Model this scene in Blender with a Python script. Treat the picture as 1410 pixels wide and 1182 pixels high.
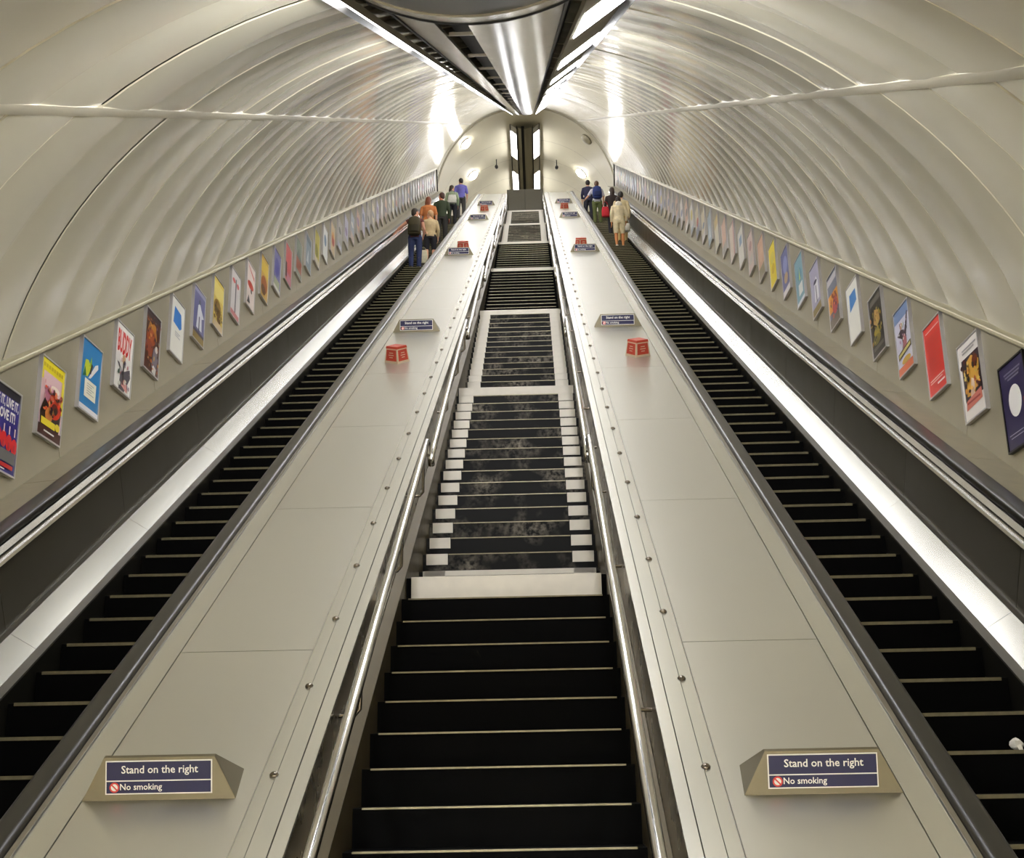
import bpy, bmesh, math, random
from mathutils import Vector, Matrix, Euler

# ------------------------------------------------------------------ scene
for o in list(bpy.data.objects):
    bpy.data.objects.remove(o)
SC = bpy.context.scene
COL = SC.collection
PI = math.pi
A30 = math.radians(30)
C30, S30 = math.cos(A30), math.sin(A30)
EYE = 1.6
CAMX = 0.245
W, H, F = 1410.0, 1182.0, 1650.0

# ------------------------------------------------------------------ camera
cam = bpy.data.cameras.new('camera')
cam.sensor_fit = 'HORIZONTAL'
cam.sensor_width = 36.0
cam.lens = 36.0 * F / W
cam.clip_start = 0.05
cam.clip_end = 300
camo = bpy.data.objects.new('camera', cam)
COL.objects.link(camo)
_p, _yaw, _roll = math.radians(15.835), math.radians(1.26), math.radians(1.1)
fw = Vector((-math.sin(_yaw) * math.cos(_p), math.cos(_yaw) * math.cos(_p), math.sin(_p)))
rt = Vector((math.cos(_yaw), math.sin(_yaw), 0))
up = rt.cross(fw)
rt2 = rt * math.cos(_roll) - up * math.sin(_roll)
up2 = rt * math.sin(_roll) + up * math.cos(_roll)
m3 = Matrix((rt2, up2, -fw)).transposed()
camo.matrix_world = Matrix.Translation((CAMX, 0, EYE)) @ m3.to_4x4()
SC.camera = camo

# ------------------------------------------------------------------ world, exposure
wd = bpy.data.worlds.new('world')
SC.world = wd
wd.use_nodes = True
wd.node_tree.nodes['Background'].inputs[0].default_value = (1.0, 0.97, 0.9, 1)
wd.node_tree.nodes['Background'].inputs[1].default_value = 0.03
SC.view_settings.view_transform = 'Standard'
SC.view_settings.look = 'None'
SC.view_settings.exposure = 2.06
SC.view_settings.gamma = 1.0
SC.view_settings.use_curve_mapping = False
try:
    SC.cycles.use_denoising = True
    SC.cycles.denoiser = 'OPENIMAGEDENOISE'
except Exception:
    pass
SC.cycles.max_bounces = 8
SC.cycles.diffuse_bounces = 4
SC.cycles.glossy_bounces = 5
SC.cycles.sample_clamp_indirect = 6.0
LAMP = 9.0          # radiance of the lamp diffusers

# ------------------------------------------------------------------ materials
def lin(c):
    return tuple(((x / 255.0) / 12.92 if x / 255.0 <= 0.04045 else ((x / 255.0 + 0.055) / 1.055) ** 2.4) for x in c) + (1.0,)

def mat(name, rgb, rough=0.5, metal=0.0, noise=0.0, scale=6.0, bump=0.0, bscale=40.0, coat=0.0, spec=0.5,
        stretch=None, aniso=0.0, emit=None, strength=0.0):
    m = bpy.data.materials.new(name)
    m.use_nodes = True
    nt = m.node_tree
    b = nt.nodes['Principled BSDF']
    col = lin(rgb)
    b.inputs['Base Color'].default_value = col
    b.inputs['Roughness'].default_value = rough
    b.inputs['Metallic'].default_value = metal
    b.inputs['Specular IOR Level'].default_value = spec
    b.inputs['Coat Weight'].default_value = coat
    b.inputs['Coat Roughness'].default_value = 0.12
    b.inputs['Anisotropic'].default_value = aniso
    if emit:
        b.inputs['Emission Color'].default_value = emit
        b.inputs['Emission Strength'].default_value = strength
    tc = nt.nodes.new('ShaderNodeTexCoord')
    mp = nt.nodes.new('ShaderNodeMapping')
    nt.links.new(tc.outputs['Object'], mp.inputs['Vector'])
    if stretch:
        mp.inputs['Scale'].default_value = stretch
    if noise > 0:
        n = nt.nodes.new('ShaderNodeTexNoise')
        n.inputs['Scale'].default_value = scale
        n.inputs['Detail'].default_value = 4
        nt.links.new(mp.outputs['Vector'], n.inputs['Vector'])
        r = nt.nodes.new('ShaderNodeMapRange')
        r.inputs['From Min'].default_value = 0.3
        r.inputs['From Max'].default_value = 0.7
        r.inputs['To Min'].default_value = 1.0 - noise
        r.inputs['To Max'].default_value = 1.0 + noise
        nt.links.new(n.outputs['Fac'], r.inputs['Value'])
        mx = nt.nodes.new('ShaderNodeVectorMath')
        mx.operation = 'SCALE'
        mx.inputs[0].default_value = col[:3]
        nt.links.new(r.outputs['Result'], mx.inputs['Scale'])
        nt.links.new(mx.outputs['Vector'], b.inputs['Base Color'])
        rr = nt.nodes.new('ShaderNodeMapRange')
        rr.inputs['To Min'].default_value = max(0.03, rough * 0.8)
        rr.inputs['To Max'].default_value = min(1, rough * 1.2)
        nt.links.new(n.outputs['Fac'], rr.inputs['Value'])
        nt.links.new(rr.outputs['Result'], b.inputs['Roughness'])
    if bump > 0:
        n2 = nt.nodes.new('ShaderNodeTexNoise')
        n2.inputs['Scale'].default_value = bscale
        n2.inputs['Detail'].default_value = 3
        nt.links.new(mp.outputs['Vector'], n2.inputs['Vector'])
        bp = nt.nodes.new('ShaderNodeBump')
        bp.inputs['Strength'].default_value = bump
        bp.inputs['Distance'].default_value = 0.01
        nt.links.new(n2.outputs['Fac'], bp.inputs['Height'])
        nt.links.new(bp.outputs['Normal'], b.inputs['Normal'])
    return m

M = {}
M['vault'] = mat('cream_enamel', (228, 221, 195), 0.24, 0, 0.0, 1.2, 0.035, 1.1, coat=1.0)
M['joint'] = mat('joint_dark', (92, 84, 62), 0.7)
M['plaster'] = mat('upper_vault_paint', (206, 199, 174), 0.5, 0, 0.03, 1.0)
M['seam'] = mat('seam_strip', (186, 179, 156), 0.35, 0, 0.06, 4.0, coat=0.2)
M['wall'] = mat('wall_panel', (146, 139, 118), 0.42, 0, 0.07, 2.5, 0.04, 3.0)
M['ledge'] = mat('ledge_metal', (160, 153, 130), 0.38, 0.35, 0.10, 7.0)
M['trim'] = mat('trim_rail', (176, 169, 140), 0.34, 0.25, 0.05, 5)
M['deck'] = mat('deck_steel', (196, 194, 184), 0.29, 0.82)
M['deckstrip'] = mat('deck_strip_steel', (200, 198, 188), 0.27, 0.82)
M['fascia'] = mat('fascia_bronze', (100, 90, 64), 0.28, 0.75, 0.10, 3.0)
M['stringer'] = mat('stringer_metal', (84, 75, 52), 0.42, 0.6, 0.1, 4)
M['bolt'] = mat('bolt_steel', (120, 112, 100), 0.25, 0.95)
M['chrome'] = mat('polished_rail', (214, 212, 208), 0.16, 1.0)
M['rubber'] = mat('handrail_rubber', (30, 28, 23), 0.3, 0.0)
M['guide'] = mat('handrail_guide', (205, 203, 200), 0.18, 1.0)
M['bpanel'] = mat('balustrade_panel', (62, 58, 46), 0.35, 0.25, 0.10, 2.0)
M['bright'] = mat('inner_decking', (152, 151, 143), 0.24, 0.95, 0.0, 1.3, 0.02, 0.5)
M['skirt'] = mat('skirt_dark', (34, 32, 26), 0.35, 0.5)
M['beads'] = mat('edge_bead', (150, 146, 136), 0.28, 0.9)
M['step'] = mat('escalator_step', (3, 3, 3), 0.6, 0.0, 0.25, 12, spec=0.06)
M['nosing'] = mat('step_nosing', (124, 118, 96), 0.42, 0.7, 0.15, 20)
M['stair'] = mat('stair_rubber', (3, 3, 3), 0.6, 0.0, 0.3, 9, spec=0.06)
M['stairnose'] = mat('stair_nosing', (148, 140, 116), 0.4, 0.6, 0.2, 16)
M['white'] = mat('white_board', (226, 220, 206), 0.5, 0, 0.04, 9)
M['spine'] = mat('spine_steel', (142, 136, 120), 0.22, 0.95, 0.05, 2.0, 0.03, 2.5)
M['wing'] = mat('spine_wing', (128, 121, 103), 0.6, 0.0)
M['black'] = mat('black_matt', (12, 12, 12), 0.6)
M['dark'] = mat('dark_metal', (44, 42, 38), 0.4, 0.6)
M['lamp'] = mat('lamp_diffuser', (240, 240, 240), 0.5, emit=(0.97, 0.965, 1.0, 1), strength=LAMP)
M['lamp_fill'] = mat('added_fill_lamp', (240, 240, 240), 0.5, emit=(0.96, 0.965, 1.0, 1), strength=LAMP * 6.0)  # strong emission for the added fill lamps over the lower landing
M['lamp_up'] = mat('upper_landing_lamp', (240, 240, 240), 0.5, emit=(0.97, 0.965, 1.0, 1), strength=LAMP * 0.75)
M['bulb'] = mat('globe_glass', (240, 240, 235), 0.4, emit=(1.0, 0.98, 0.94, 1), strength=LAMP * 0.9)
M['unlit'] = mat('globe_unlit', (176, 168, 144), 0.35)
M['floor'] = mat('floor_tile', (120, 114, 102), 0.5, 0, 0.12, 8)
M['signbody'] = mat('sign_brass', (122, 115, 95), 0.34, 0.85, 0.06, 8)
M['signblue'] = mat('sign_blue', (13, 13, 66), 0.3)
M['signwhite'] = mat('sign_white', (232, 230, 224), 0.5)
M['signred'] = mat('sign_red', (206, 60, 52), 0.5)
M['boxred'] = mat('box_red', (178, 62, 42), 0.38)
M['boxedge'] = mat('box_edge', (214, 196, 170), 0.35, 0.4)
M['frame'] = mat('poster_frame', (196, 193, 192), 0.35, 0.55)
M['gate'] = mat('gate_metal', (74, 69, 52), 0.4, 0.3)
M['upbody'] = mat('upper_spine_painted_sheen', (122, 115, 92), 0.4, 0.1)  # same spine metal, its paler reflected light put into the colour
M['tyre'] = mat('litter_paper', (220, 216, 204), 0.8)

def print_material():
    m = bpy.data.materials.new('poster_print')
    m.use_nodes = True
    nt = m.node_tree
    b = nt.nodes['Principled BSDF']
    a = nt.nodes.new('ShaderNodeVertexColor')
    a.layer_name = 'Col'
    nt.links.new(a.outputs['Color'], b.inputs['Base Color'])
    b.inputs['Roughness'].default_value = 0.35
    return m
M['print'] = print_material()

def worn_stair():
    m = mat('stair_worn_rubber', (22, 21, 20), 0.5, spec=0.16)
    nt = m.node_tree
    b = nt.nodes['Principled BSDF']
    tc = nt.nodes.new('ShaderNodeTexCoord')
    geo = nt.nodes.new('ShaderNodeNewGeometry')
    n1 = nt.nodes.new('ShaderNodeTexNoise')
    n1.inputs['Scale'].default_value = 2.4
    n1.inputs['Detail'].default_value = 2
    n2 = nt.nodes.new('ShaderNodeTexNoise')
    n2.inputs['Scale'].default_value = 26
    n2.inputs['Detail'].default_value = 5
    for n in (n1, n2):
        nt.links.new(geo.outputs['Position'], n.inputs['Vector'])
    r1 = nt.nodes.new('ShaderNodeMapRange')
    r1.inputs['From Min'].default_value = 0.48
    r1.inputs['From Max'].default_value = 0.72
    nt.links.new(n1.outputs['Fac'], r1.inputs['Value'])
    r2 = nt.nodes.new('ShaderNodeMapRange')
    r2.inputs['From Min'].default_value = 0.36
    r2.inputs['From Max'].default_value = 0.70
    nt.links.new(n2.outputs['Fac'], r2.inputs['Value'])
    mu = nt.nodes.new('ShaderNodeMath')
    mu.operation = 'MULTIPLY'
    nt.links.new(r1.outputs['Result'], mu.inputs[0])
    nt.links.new(r2.outputs['Result'], mu.inputs[1])
    mx = nt.nodes.new('ShaderNodeMix')
    mx.data_type = 'RGBA'
    mx.inputs['A'].default_value = lin((12, 12, 11))
    mx.inputs['B'].default_value = lin((136, 129, 116))
    nt.links.new(mu.outputs['Value'], mx.inputs['Factor'])
    nt.links.new(mx.outputs['Result'], b.inputs['Base Color'])
    return m
M['worn'] = worn_stair()

# ------------------------------------------------------------------ mesh helpers
class MB:
    def __init__(s):
        s.v, s.f, s.mi = [], [], []

    def add(s, vs, fs, mi=0):
        n = len(s.v)
        s.v += [tuple(v) for v in vs]
        s.f += [tuple(i + n for i in f) for f in fs]
        s.mi += [mi] * len(fs)
        return s

    def box(s, x0, x1, y0, y1, z0, z1, mi=0):
        return s.add([(x0, y0, z0), (x1, y0, z0), (x1, y1, z0), (x0, y1, z0), (x0, y0, z1), (x1, y0, z1), (x1, y1, z1), (x0, y1, z1)],
                     [(0, 3, 2, 1), (4, 5, 6, 7), (0, 1, 5, 4), (1, 2, 6, 5), (2, 3, 7, 6), (3, 0, 4, 7)], mi)

    def sweep(s, prof, y0, y1, mi=0):
        """closed profile of (x, z), counter clockwise seen from -y, pushed along +y"""
        n = len(prof)
        ar = sum(prof[i][0] * prof[(i + 1) % n][1] - prof[(i + 1) % n][0] * prof[i][1] for i in range(n))
        if ar < 0:
            prof = prof[::-1]
        vs = [(x, y0, z) for x, z in prof] + [(x, y1, z) for x, z in prof]
        fs = [(i, (i + 1) % n, n + (i + 1) % n, n + i) for i in range(n)]
        fs += [tuple(range(n - 1, -1, -1)), tuple(range(n, 2 * n))]
        return s.add(vs, fs, mi)

    def tube(s, pts, rads, seg=10, side=Vector((1, 0, 0)), cap=True, mi=0):
        """rads: float or (ra, rb) for each point; ra along side"""
        pts = [Vector(p) for p in pts]
        k = len(pts)
        vs = []
        for i, p in enumerate(pts):
            t = (pts[min(i + 1, k - 1)] - pts[max(i - 1, 0)]).normalized()
            sd = Vector(side) - t * t.dot(Vector(side))
            if sd.length < 0.05:
                sd = Vector((0, 1, 0)) - t * t.dot(Vector((0, 1, 0)))
            sd.normalize()
            ot = t.cross(sd)
            r = rads[i] if isinstance(rads, (list, tuple)) else rads
            ra, rb = r if isinstance(r, (list, tuple)) else (r, r)
            for j in range(seg):
                a = 2 * PI * j / seg
                vs.append(p + sd * (math.cos(a) * ra) + ot * (math.sin(a) * rb))
        fs = []
        for i in range(k - 1):
            for j in range(seg):
                a, b = i * seg + j, i * seg + (j + 1) % seg
                fs.append((a, b, b + seg, a + seg))
        if cap:
            fs.append(tuple(range(seg - 1, -1, -1)))
            fs.append(tuple(range((k - 1) * seg, k * seg)))
        return s.add(vs, fs, mi)

    def ball(s, c, r, seg=12, rings=8, mi=0):
        rx, ry, rz = r if isinstance(r, (list, tuple)) else (r, r, r)
        vs = [(c[0], c[1], c[2] - rz)]
        for i in range(1, rings):
            a = -PI / 2 + PI * i / rings
            for j in range(seg):
                b = 2 * PI * j / seg
                vs.append((c[0] + rx * math.cos(a) * math.cos(b), c[1] + ry * math.cos(a) * math.sin(b), c[2] + rz * math.sin(a)))
        vs.append((c[0], c[1], c[2] + rz))
        fs = [(0, 1 + (j + 1) % seg, 1 + j) for j in range(seg)]
        for i in range(rings - 2):
            for j in range(seg):
                a, b = 1 + i * seg + j, 1 + i * seg + (j + 1) % seg
                fs.append((a, b, b + seg, a + seg))
        t = len(vs) - 1
        base = 1 + (rings - 2) * seg
        fs += [(t, base + j, base + (j + 1) % seg) for j in range(seg)]
        return s.add(vs, fs, mi)

    def mesh(s, name, mats, smooth=None):
        me = bpy.data.meshes.new(name)
        me.from_pydata(s.v, [], s.f)
        if not isinstance(mats, (list, tuple)):
            mats = [mats]
        for m in mats:
            me.materials.append(m)
        if len(mats) > 1:
            me.polygons.foreach_set('material_index', s.mi)
        if smooth is not None:
            me.polygons.foreach_set('use_smooth', [True] * len(me.polygons))
            me.set_sharp_from_angle(angle=math.radians(smooth))
        me.update()
        return me

def link(name, me, parent=None, loc=(0, 0, 0), rot=(0, 0, 0)):
    o = bpy.data.objects.new(name, me)
    COL.objects.link(o)
    o.parent = parent
    o.location = loc
    o.rotation_euler = rot
    return o

def part(name, mb, mats, parent=None, loc=(0, 0, 0), rot=(0, 0, 0), smooth=None):
    return link(name, mb.mesh(name, mats, smooth), parent, loc, rot)

def thing(name, label, cat, loc=(0, 0, 0), rot=(0, 0, 0), group=None):
    o = link(name, None, None, loc, rot)
    o['label'] = label
    o['category'] = cat
    if group:
        o['group'] = group
    return o

def struct(o, label=None):
    o['kind'] = 'structure'
    if label:
        o['label'] = label
    return o

def P(x, s, h):
    """point of the inclined shaft: x across, s up along the slope, h at right angles to it (all measured from the eye)"""
    return Vector((x, s * C30 - h * S30, EYE + s * S30 + h * C30))

SLOPE = (A30, 0, 0)
random.seed(5)

# ------------------------------------------------------------------ the shaft: vault, walls, floors
R, HC = 4.29, -3.39
PW = 0.94                                   # pitch of the vault panels
S_LO, S_HI = 2.0, 57.0                      # bends to the level halls
vault = struct(link('ceiling', None, None, P(0, 0, HC), SLOPE), 'barrel vault of cream enamelled panels over the escalators')

def vpanel(a0, a1, n=12):
    """one curved panel, inner face slightly pillowed"""
    mb = MB()
    cols = [0.0, 0.008, 0.25, 0.5, 0.75, 0.992, 1.0]
    gap = 0.006
    vs = []
    for i in range(n + 1):
        a = math.radians(a0 + (a1 - a0) * i / n)
        for c in cols:
            y = gap + (PW - 2 * gap) * c
            r = R + 0.004 - 0.010 * (1 - (2 * c - 1) ** 2)
            if c in (0.0, 1.0):
                r = R + 0.012
            vs.append((r * math.sin(a), y, r * math.cos(a)))
    m = len(cols)
    fs = []
    for i in range(n):
        for j in range(m - 1):
            q = i * m + j
            f = (q, q + 1, q + m + 1, q + m)
            fs.append(f if a1 > a0 else f[::-1])
    mb.add(vs, [tuple(f[::-1]) for f in fs])
    return mb.mesh('vault_panel', M['vault'], 30)

SEAM = 34.0
TOPA = 66.6
meshes = [vpanel(-0.15, -(SEAM - 0.5)), vpanel(-(SEAM + 0.5), -TOPA), vpanel(0.15, SEAM - 0.5), vpanel(SEAM + 0.5, TOPA)]
k0 = 3
s_first = 1.62
n_rows = 57
for k in range(n_rows):
    for q, me in enumerate(meshes):
        off = (0.27, 0.03, -0.12, -0.39)[q]
        o = link('vault_panel', me, vault, (0, s_first + k * PW + off, 0),
                 (math.radians(random.uniform(-0.4, 0.4)), 0, math.radians(random.uniform(-0.12, 0.12))))
s_end = s_first + n_rows * PW
# joint backing and the sheet that closes the bend at the top
def arcsheet(a0, a1, r, fa, fb, n=40):
    mb = MB()
    vs, fs = [], []
    for i in range(n + 1):
        a = math.radians(a0 + (a1 - a0) * i / n)
        x, z = r * math.sin(a), r * math.cos(a)
        vs += [(x, fa(z), z), (x, fb(z), z)]
    for i in range(n):
        fs.append((2 * i, 2 * i + 1, 2 * i + 3, 2 * i + 2))
    mb.add(vs, fs)
    return mb
part('joint_backing', arcsheet(-70, 70, R + 0.03, lambda z: 0.6, lambda z: s_end), M['joint'], vault, smooth=60)
part('end_panel', arcsheet(-90, 90, R + 0.008, lambda z: s_end - 0.6, lambda z: S_HI + 0.02 + z * math.tan(math.radians(15))), M['vault'], vault, smooth=60)
for sg in (-1, 1):
    mb = MB()
    pr = []
    for a, r in ((SEAM - 0.58, R + 0.02), (SEAM - 0.55, R - 0.006), (SEAM + 0.0, R - 0.014), (SEAM + 0.55, R - 0.008), (SEAM + 0.58, R + 0.02)):
        a = math.radians(a) * sg
        pr.append((r * math.sin(a), r * math.cos(a)))
    mb.sweep(pr, 1.7, s_end)
    part('seam_strip', mb, M['seam'], vault, smooth=40)

# level vaults below and above, in world axes
zc_lo = EYE + S_LO * S30 + HC * C30
yc_lo = S_LO * C30 - HC * S30
t15 = math.tan(math.radians(15))
lo = struct(part('ceiling', arcsheet(-90, 90, R, lambda z: -7.0, lambda z: yc_lo - z * t15 + 0.3), M['vault'], None, (0, 0, zc_lo), smooth=60),
            'level barrel vault over the lower landing')
zc_hi = EYE + S_HI * S30 + HC * C30
yc_hi = S_HI * C30 - HC * S30
up_c = struct(link('ceiling', None, None, (0, 0, zc_hi)), 'level barrel vault over the upper landing')
for k in range(9):
    ya = -0.03 if k == 0 else k * 1.9
    if k == 0:
        part('vault_panel', arcsheet(-90, 90, R, lambda z: yc_hi - z * t15, lambda z: yc_hi + 1.9 - 0.012), M['plaster'], up_c, smooth=60)
    else:
        part('vault_panel', arcsheet(-90, 90, R, lambda z, k=k: yc_hi + 1.9 * k, lambda z, k=k: yc_hi + 1.9 * (k + 1) - 0.012), M['plaster'], up_c, smooth=60)
part('joint_backing', arcsheet(-90, 90, R + 0.02, lambda z: yc_hi + 0.4, lambda z: yc_hi + 17.1), M['joint'], up_c, smooth=60)
# raised moulding where the sloping vault meets the level one
mb = MB()
pts = []
for i in range(61):
    a = math.radians(-88 + 176 * i / 60)
    z = R * math.cos(a) * 0.985
    pts.append(P(R * math.sin(a) * 0.985, S_HI - 0.25 + z * t15, HC + z))
mb.tube(pts, 0.04, 8, Vector((0, 1, 0)))
struct(part('trim_1', mb, M['seam'], smooth=60), 'rounded arch moulding at the top of the shaft')

XW = 3.95                                   # side walls that carry the posters
H_TRIM, H_LEDGE = -1.72, -2.70
S_WALL0, S_WALL1 = 1.8, 54.2
for sg, nm in ((-1, 'left'), (1, 'right')):
    w = struct(link('wall_' + nm, None, None, P(sg * XW, S_WALL0, H_LEDGE), SLOPE), 'beige panelled side wall above the escalator handrail, photo ' + nm)
    n = 19
    L = (S_WALL1 - S_WALL0) / n
    me = MB().box(0, 0.04, 0.004, L - 0.004, 0.0, H_TRIM - H_LEDGE + 0.02).mesh('wall_panel', M['wall'])
    for k in range(n):
        link('wall_panel', me, w, (0 if sg > 0 else -0.04, k * L, 0))
    part('wall_backing', MB().box(sg * 0.03 if sg > 0 else -0.06, 0.06 if sg > 0 else -0.03, 0, S_WALL1 - S_WALL0, -1.2, H_TRIM - H_LEDGE), M['joint'], w)
    # ledge between wall and handrail, in lengths
    n = 21
    L = (S_WALL1 - S_WALL0) / n
    prof = [(0, 0.0), (0, -0.03), (-sg * 0.33, -0.01), (-sg * 0.33, 0.02), (-sg * 0.30, 0.03)]
    mb = MB()
    mb.sweep(prof, 0.003, L - 0.003)
    me = mb.mesh('ledge', M['ledge'])
    for k in range(n):
        link('ledge', me, w, (0, k * L, 0))
    part('end_frame', MB().box(-0.05, 0.05, S_WALL1 - S_WALL0, S_WALL1 - S_WALL0 + 0.10, 0, 1.0), M['dark'], w)
    # filler out to the vault at the top end
    part('return_wall', MB().box(0 if sg > 0 else -0.4, 0.4 if sg > 0 else 0, S_WALL1 - S_WALL0 + 0.1, S_WALL1 - S_WALL0 + 0.14, -1, 1.1), M['wall'], w)
    # trim rail over the posters
    a = math.radians(TOPA)
    prof = [(-sg * 0.0, -0.015), (-sg * 0.035, -0.015), (-sg * 0.045, 0.0), (-sg * 0.042, 0.018), (-sg * 0.030, 0.024), (-sg * 0.034, 0.05), (-sg * 0.03, 0.065), (sg * 0.05, 0.07), (sg * 0.05, -0.015)]
    mb = MB().sweep(prof, 0, S_WALL1 - S_WALL0 + 0.1)
    struct(part('trim_' + ('2' if sg < 0 else '3'), mb, M['trim'], None, P(sg * XW, S_WALL0, H_TRIM), SLOPE, smooth=35),
           'pale trim rail above the poster row, photo ' + nm)

ZF_HI = EYE + 22.2
fl = struct(part('floor', MB().box(-4.6, 4.6, -7, 4.6, -0.2, 0.0), M['floor']), 'lower landing floor')
fl2 = struct(part('floor', MB().box(-4.6, 4.6, 46.1, 68, ZF_HI - 0.3, ZF_HI), M['floor']), 'upper landing floor')
struct(part('wall_back', MB().box(-4.6, 4.6, -7.2, -7.0, -1, 6), M['wall']), 'wall behind the lower landing')
struct(part('wall_front', MB().box(-4.6, 4.6, 67.0, 67.2, ZF_HI - 1, ZF_HI + 8), M['wall']), 'wall at the far end of the upper landing')
for sg, nm in ((-1, 'left'), (1, 'right')):
    struct(part('wall_' + nm, MB().box(sg * R if sg > 0 else sg * R - 0.1, sg * R + 0.1 if sg > 0 else sg * R, -7, 4.5, -0.6, zc_lo + 0.05), M['wall']), 'lower landing side wall')
    struct(part('wall_' + nm, MB().box(sg * R if sg > 0 else sg * R - 0.1, sg * R + 0.1 if sg > 0 else sg * R, 46, 67, ZF_HI - 2, zc_hi + 0.02), M['wall']), 'upper landing side wall')

# ------------------------------------------------------------------ escalators
def rrect(x0, x1, z0, z1, r, n=4):
    pts = []
    for cx, cz, a0 in ((x1 - r, z1 - r, 0), (x0 + r, z1 - r, 90), (x0 + r, z0 + r, 180), (x1 - r, z0 + r, 270)):
        for i in range(n + 1):
            a = math.radians(a0 + 90 * i / n)
            pts.append((cx + r * math.cos(a), cz + r * math.sin(a)))
    return pts

H_STEP = -3.5
PITCH = 0.4545
T_E, R_E = PITCH * C30, PITCH * S30
E0, E1 = 2.6, 50.6
step_me = MB().box(-0.5, 0.5, 0.0, T_E - 0.002, -R_E - 0.004, 0.0).mesh('step', M['step'])
nm_ = MB().box(-0.46, 0.46, -0.006, 0.03, -0.017, 0.004)
nose_me = nm_.mesh('nosing', M['nosing'])

def sx(sg, prof):
    return [(sg * x, z) for x, z in prof]

STEP_S = {}
def escalator(sg, s_ref, label):
    base = P(0, E0, H_STEP)
    t = thing('escalator', label, 'escalator', base, SLOPE, 'escalators')
    def pr(name, prof, m, y0=0.0, y1=E1 - E0, smooth=35):
        return part(name, MB().sweep(sx(sg, [(x, h - H_STEP) for x, h in prof]), y0, y1), m, t, smooth=smooth)
    k = math.ceil((4.2 - s_ref) / PITCH)
    while s_ref + k * PITCH < E1 - 0.2:
        s = s_ref + k * PITCH
        st = link('step', step_me, t, (sg * 2.70, s - E0, 0), (-A30, 0, 0))
        link('nosing', nose_me, st)
        k += 1
    STEP_S[sg] = s_ref
    n = 19
    L = (E1 - E0) / n
    # outer side
    pr('skirt_panel', [(3.205, -3.8), (3.25, -3.8), (3.25, -3.44), (3.205, -3.44)], M['skirt'])
    pr('skirt_bead', [(3.205, -3.44), (3.275, -3.44), (3.275, -3.42), (3.205, -3.425)], M['beads'])
    for q in range(n):
        pr('inner_decking', [(3.255, -3.438), (3.275, -3.445), (3.475, -3.315), (3.455, -3.295)], M['bright'], q * L + 0.002, q * L + L - 0.002)
        pr('balustrade_panel', [(3.47, -3.31), (3.50, -3.31), (3.50, -2.78), (3.47, -2.78)], M['bpanel'], q * L + 0.003, q * L + L - 0.003)
    pr('decking_bead', [(3.44, -3.305), (3.47, -3.305), (3.47, -3.275), (3.455, -3.275)], M['beads'])
    pr('handrail_guide', [(3.415, -2.79), (3.43, -2.80), (3.50, -2.80), (3.60, -2.74), (3.60, -2.70), (3.47, -2.70), (3.445, -2.735), (3.445, -2.765), (3.425, -2.77)], M['guide'])
    pr('handrail', rrect(3.47, 3.62, -2.70, -2.625, 0.03), M['rubber'], smooth=50)
    # inner side
    pr('skirt_panel', [(2.15, -3.8), (2.195, -3.8), (2.195, -3.44), (2.15, -3.44)], M['skirt'])
    pr('skirt_bead', [(2.125, -3.44), (2.195, -3.44), (2.195, -3.425), (2.125, -3.42)], M['beads'])
    for q in range(n):
        pr('inner_decking', [(2.145, -3.438), (2.125, -3.445), (1.965, -3.315), (1.985, -3.295)], M['bright'], q * L + 0.002, q * L + L - 0.002)
        pr('balustrade_panel', [(1.94, -3.31), (1.97, -3.31), (1.97, -2.79), (1.94, -2.79)], M['bpanel'], q * L + 0.003, q * L + L - 0.003)
    pr('handrail_guide', [(1.86, -2.80), (1.985, -2.80), (1.99, -2.77), (1.965, -2.765), (1.955, -2.73), (1.86, -2.73)], M['guide'])
    pr('handrail', rrect(1.865, 1.985, -2.735, -2.66, 0.03), M['rubber'], smooth=50)
    return t

escalator(-1, 6.08, 'escalator on the photo left, with the man in blue at its top')
escalator(1, 5.70, 'escalator on the photo right, with a paper scrap on a low step')

# ------------------------------------------------------------------ decks between escalators and stairs
H_DECK = -2.70
J0, JL, JN = 3.45, 2.5, 19
bm_ = MB()
bm_.tube([(0, 0, 0), (0, 0, 0.006), (0, 0, 0.014), (0, 0, 0.018)], [0.021, 0.021, 0.015, 0.006], 10)
bolt_me = bm_.mesh('bolt', M['bolt'], 40)
def deck(sg, label):
    t = thing('balustrade_deck', label, 'deck', P(0, J0, H_DECK), SLOPE, 'metal decks between stairs and escalators')
    def pr(name, x0, x1, z0, z1, m, y0, y1):
        a, b = sorted((sg * x0, sg * x1))
        return part(name, MB().box(a, b, y0, y1, z0, z1), m, t)
    L = JL * JN
    ptmpl = {}
    for k in range(JN):
        for nm, x0, x1, z0, z1, m in (('deck_panel', 0.992, 1.708, -0.02, 0.0, M['deck']),
                                      ('fascia_panel', 0.775, 0.79, -0.75, -0.012, M['fascia'])):
            if nm not in ptmpl:
                a, b = sorted((sg * x0, sg * x1))
                ptmpl[nm] = MB().box(a, b, 0.003, JL - 0.003, z0, z1).mesh(nm, m)
            link(nm, ptmpl[nm], t, (0, k * JL, 0))
    pr('deck_core', 0.80, 1.84, -0.10, -0.021, M['joint'], 0, L)
    pr('edge_strip', 1.712, 1.835, -0.02, 0.004, M['deckstrip'], 0, L)
    pr('edge_bead', 1.838, 1.862, -0.06, 0.014, M['beads'], 0, L)
    pr('cover_strip', 0.925, 0.988, -0.02, 0.004, M['deckstrip'], 0, L)
    pr('cover_strip', 0.838, 0.921, -0.02, 0.008, M['deckstrip'], 0, L)
    pr('edge_strip', 0.775, 0.834, -0.012, 0.004, M['deckstrip'], 0, L)
    s = 4.65 - 0.85
    while s < J0 + L - 0.3:
        link('bolt', bolt_me, t, (sg * 0.932, s - J0, 0.004))
        s += 0.85
    return t
deck(-1, 'brushed metal deck with riveted strips left of the central stairs')
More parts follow.
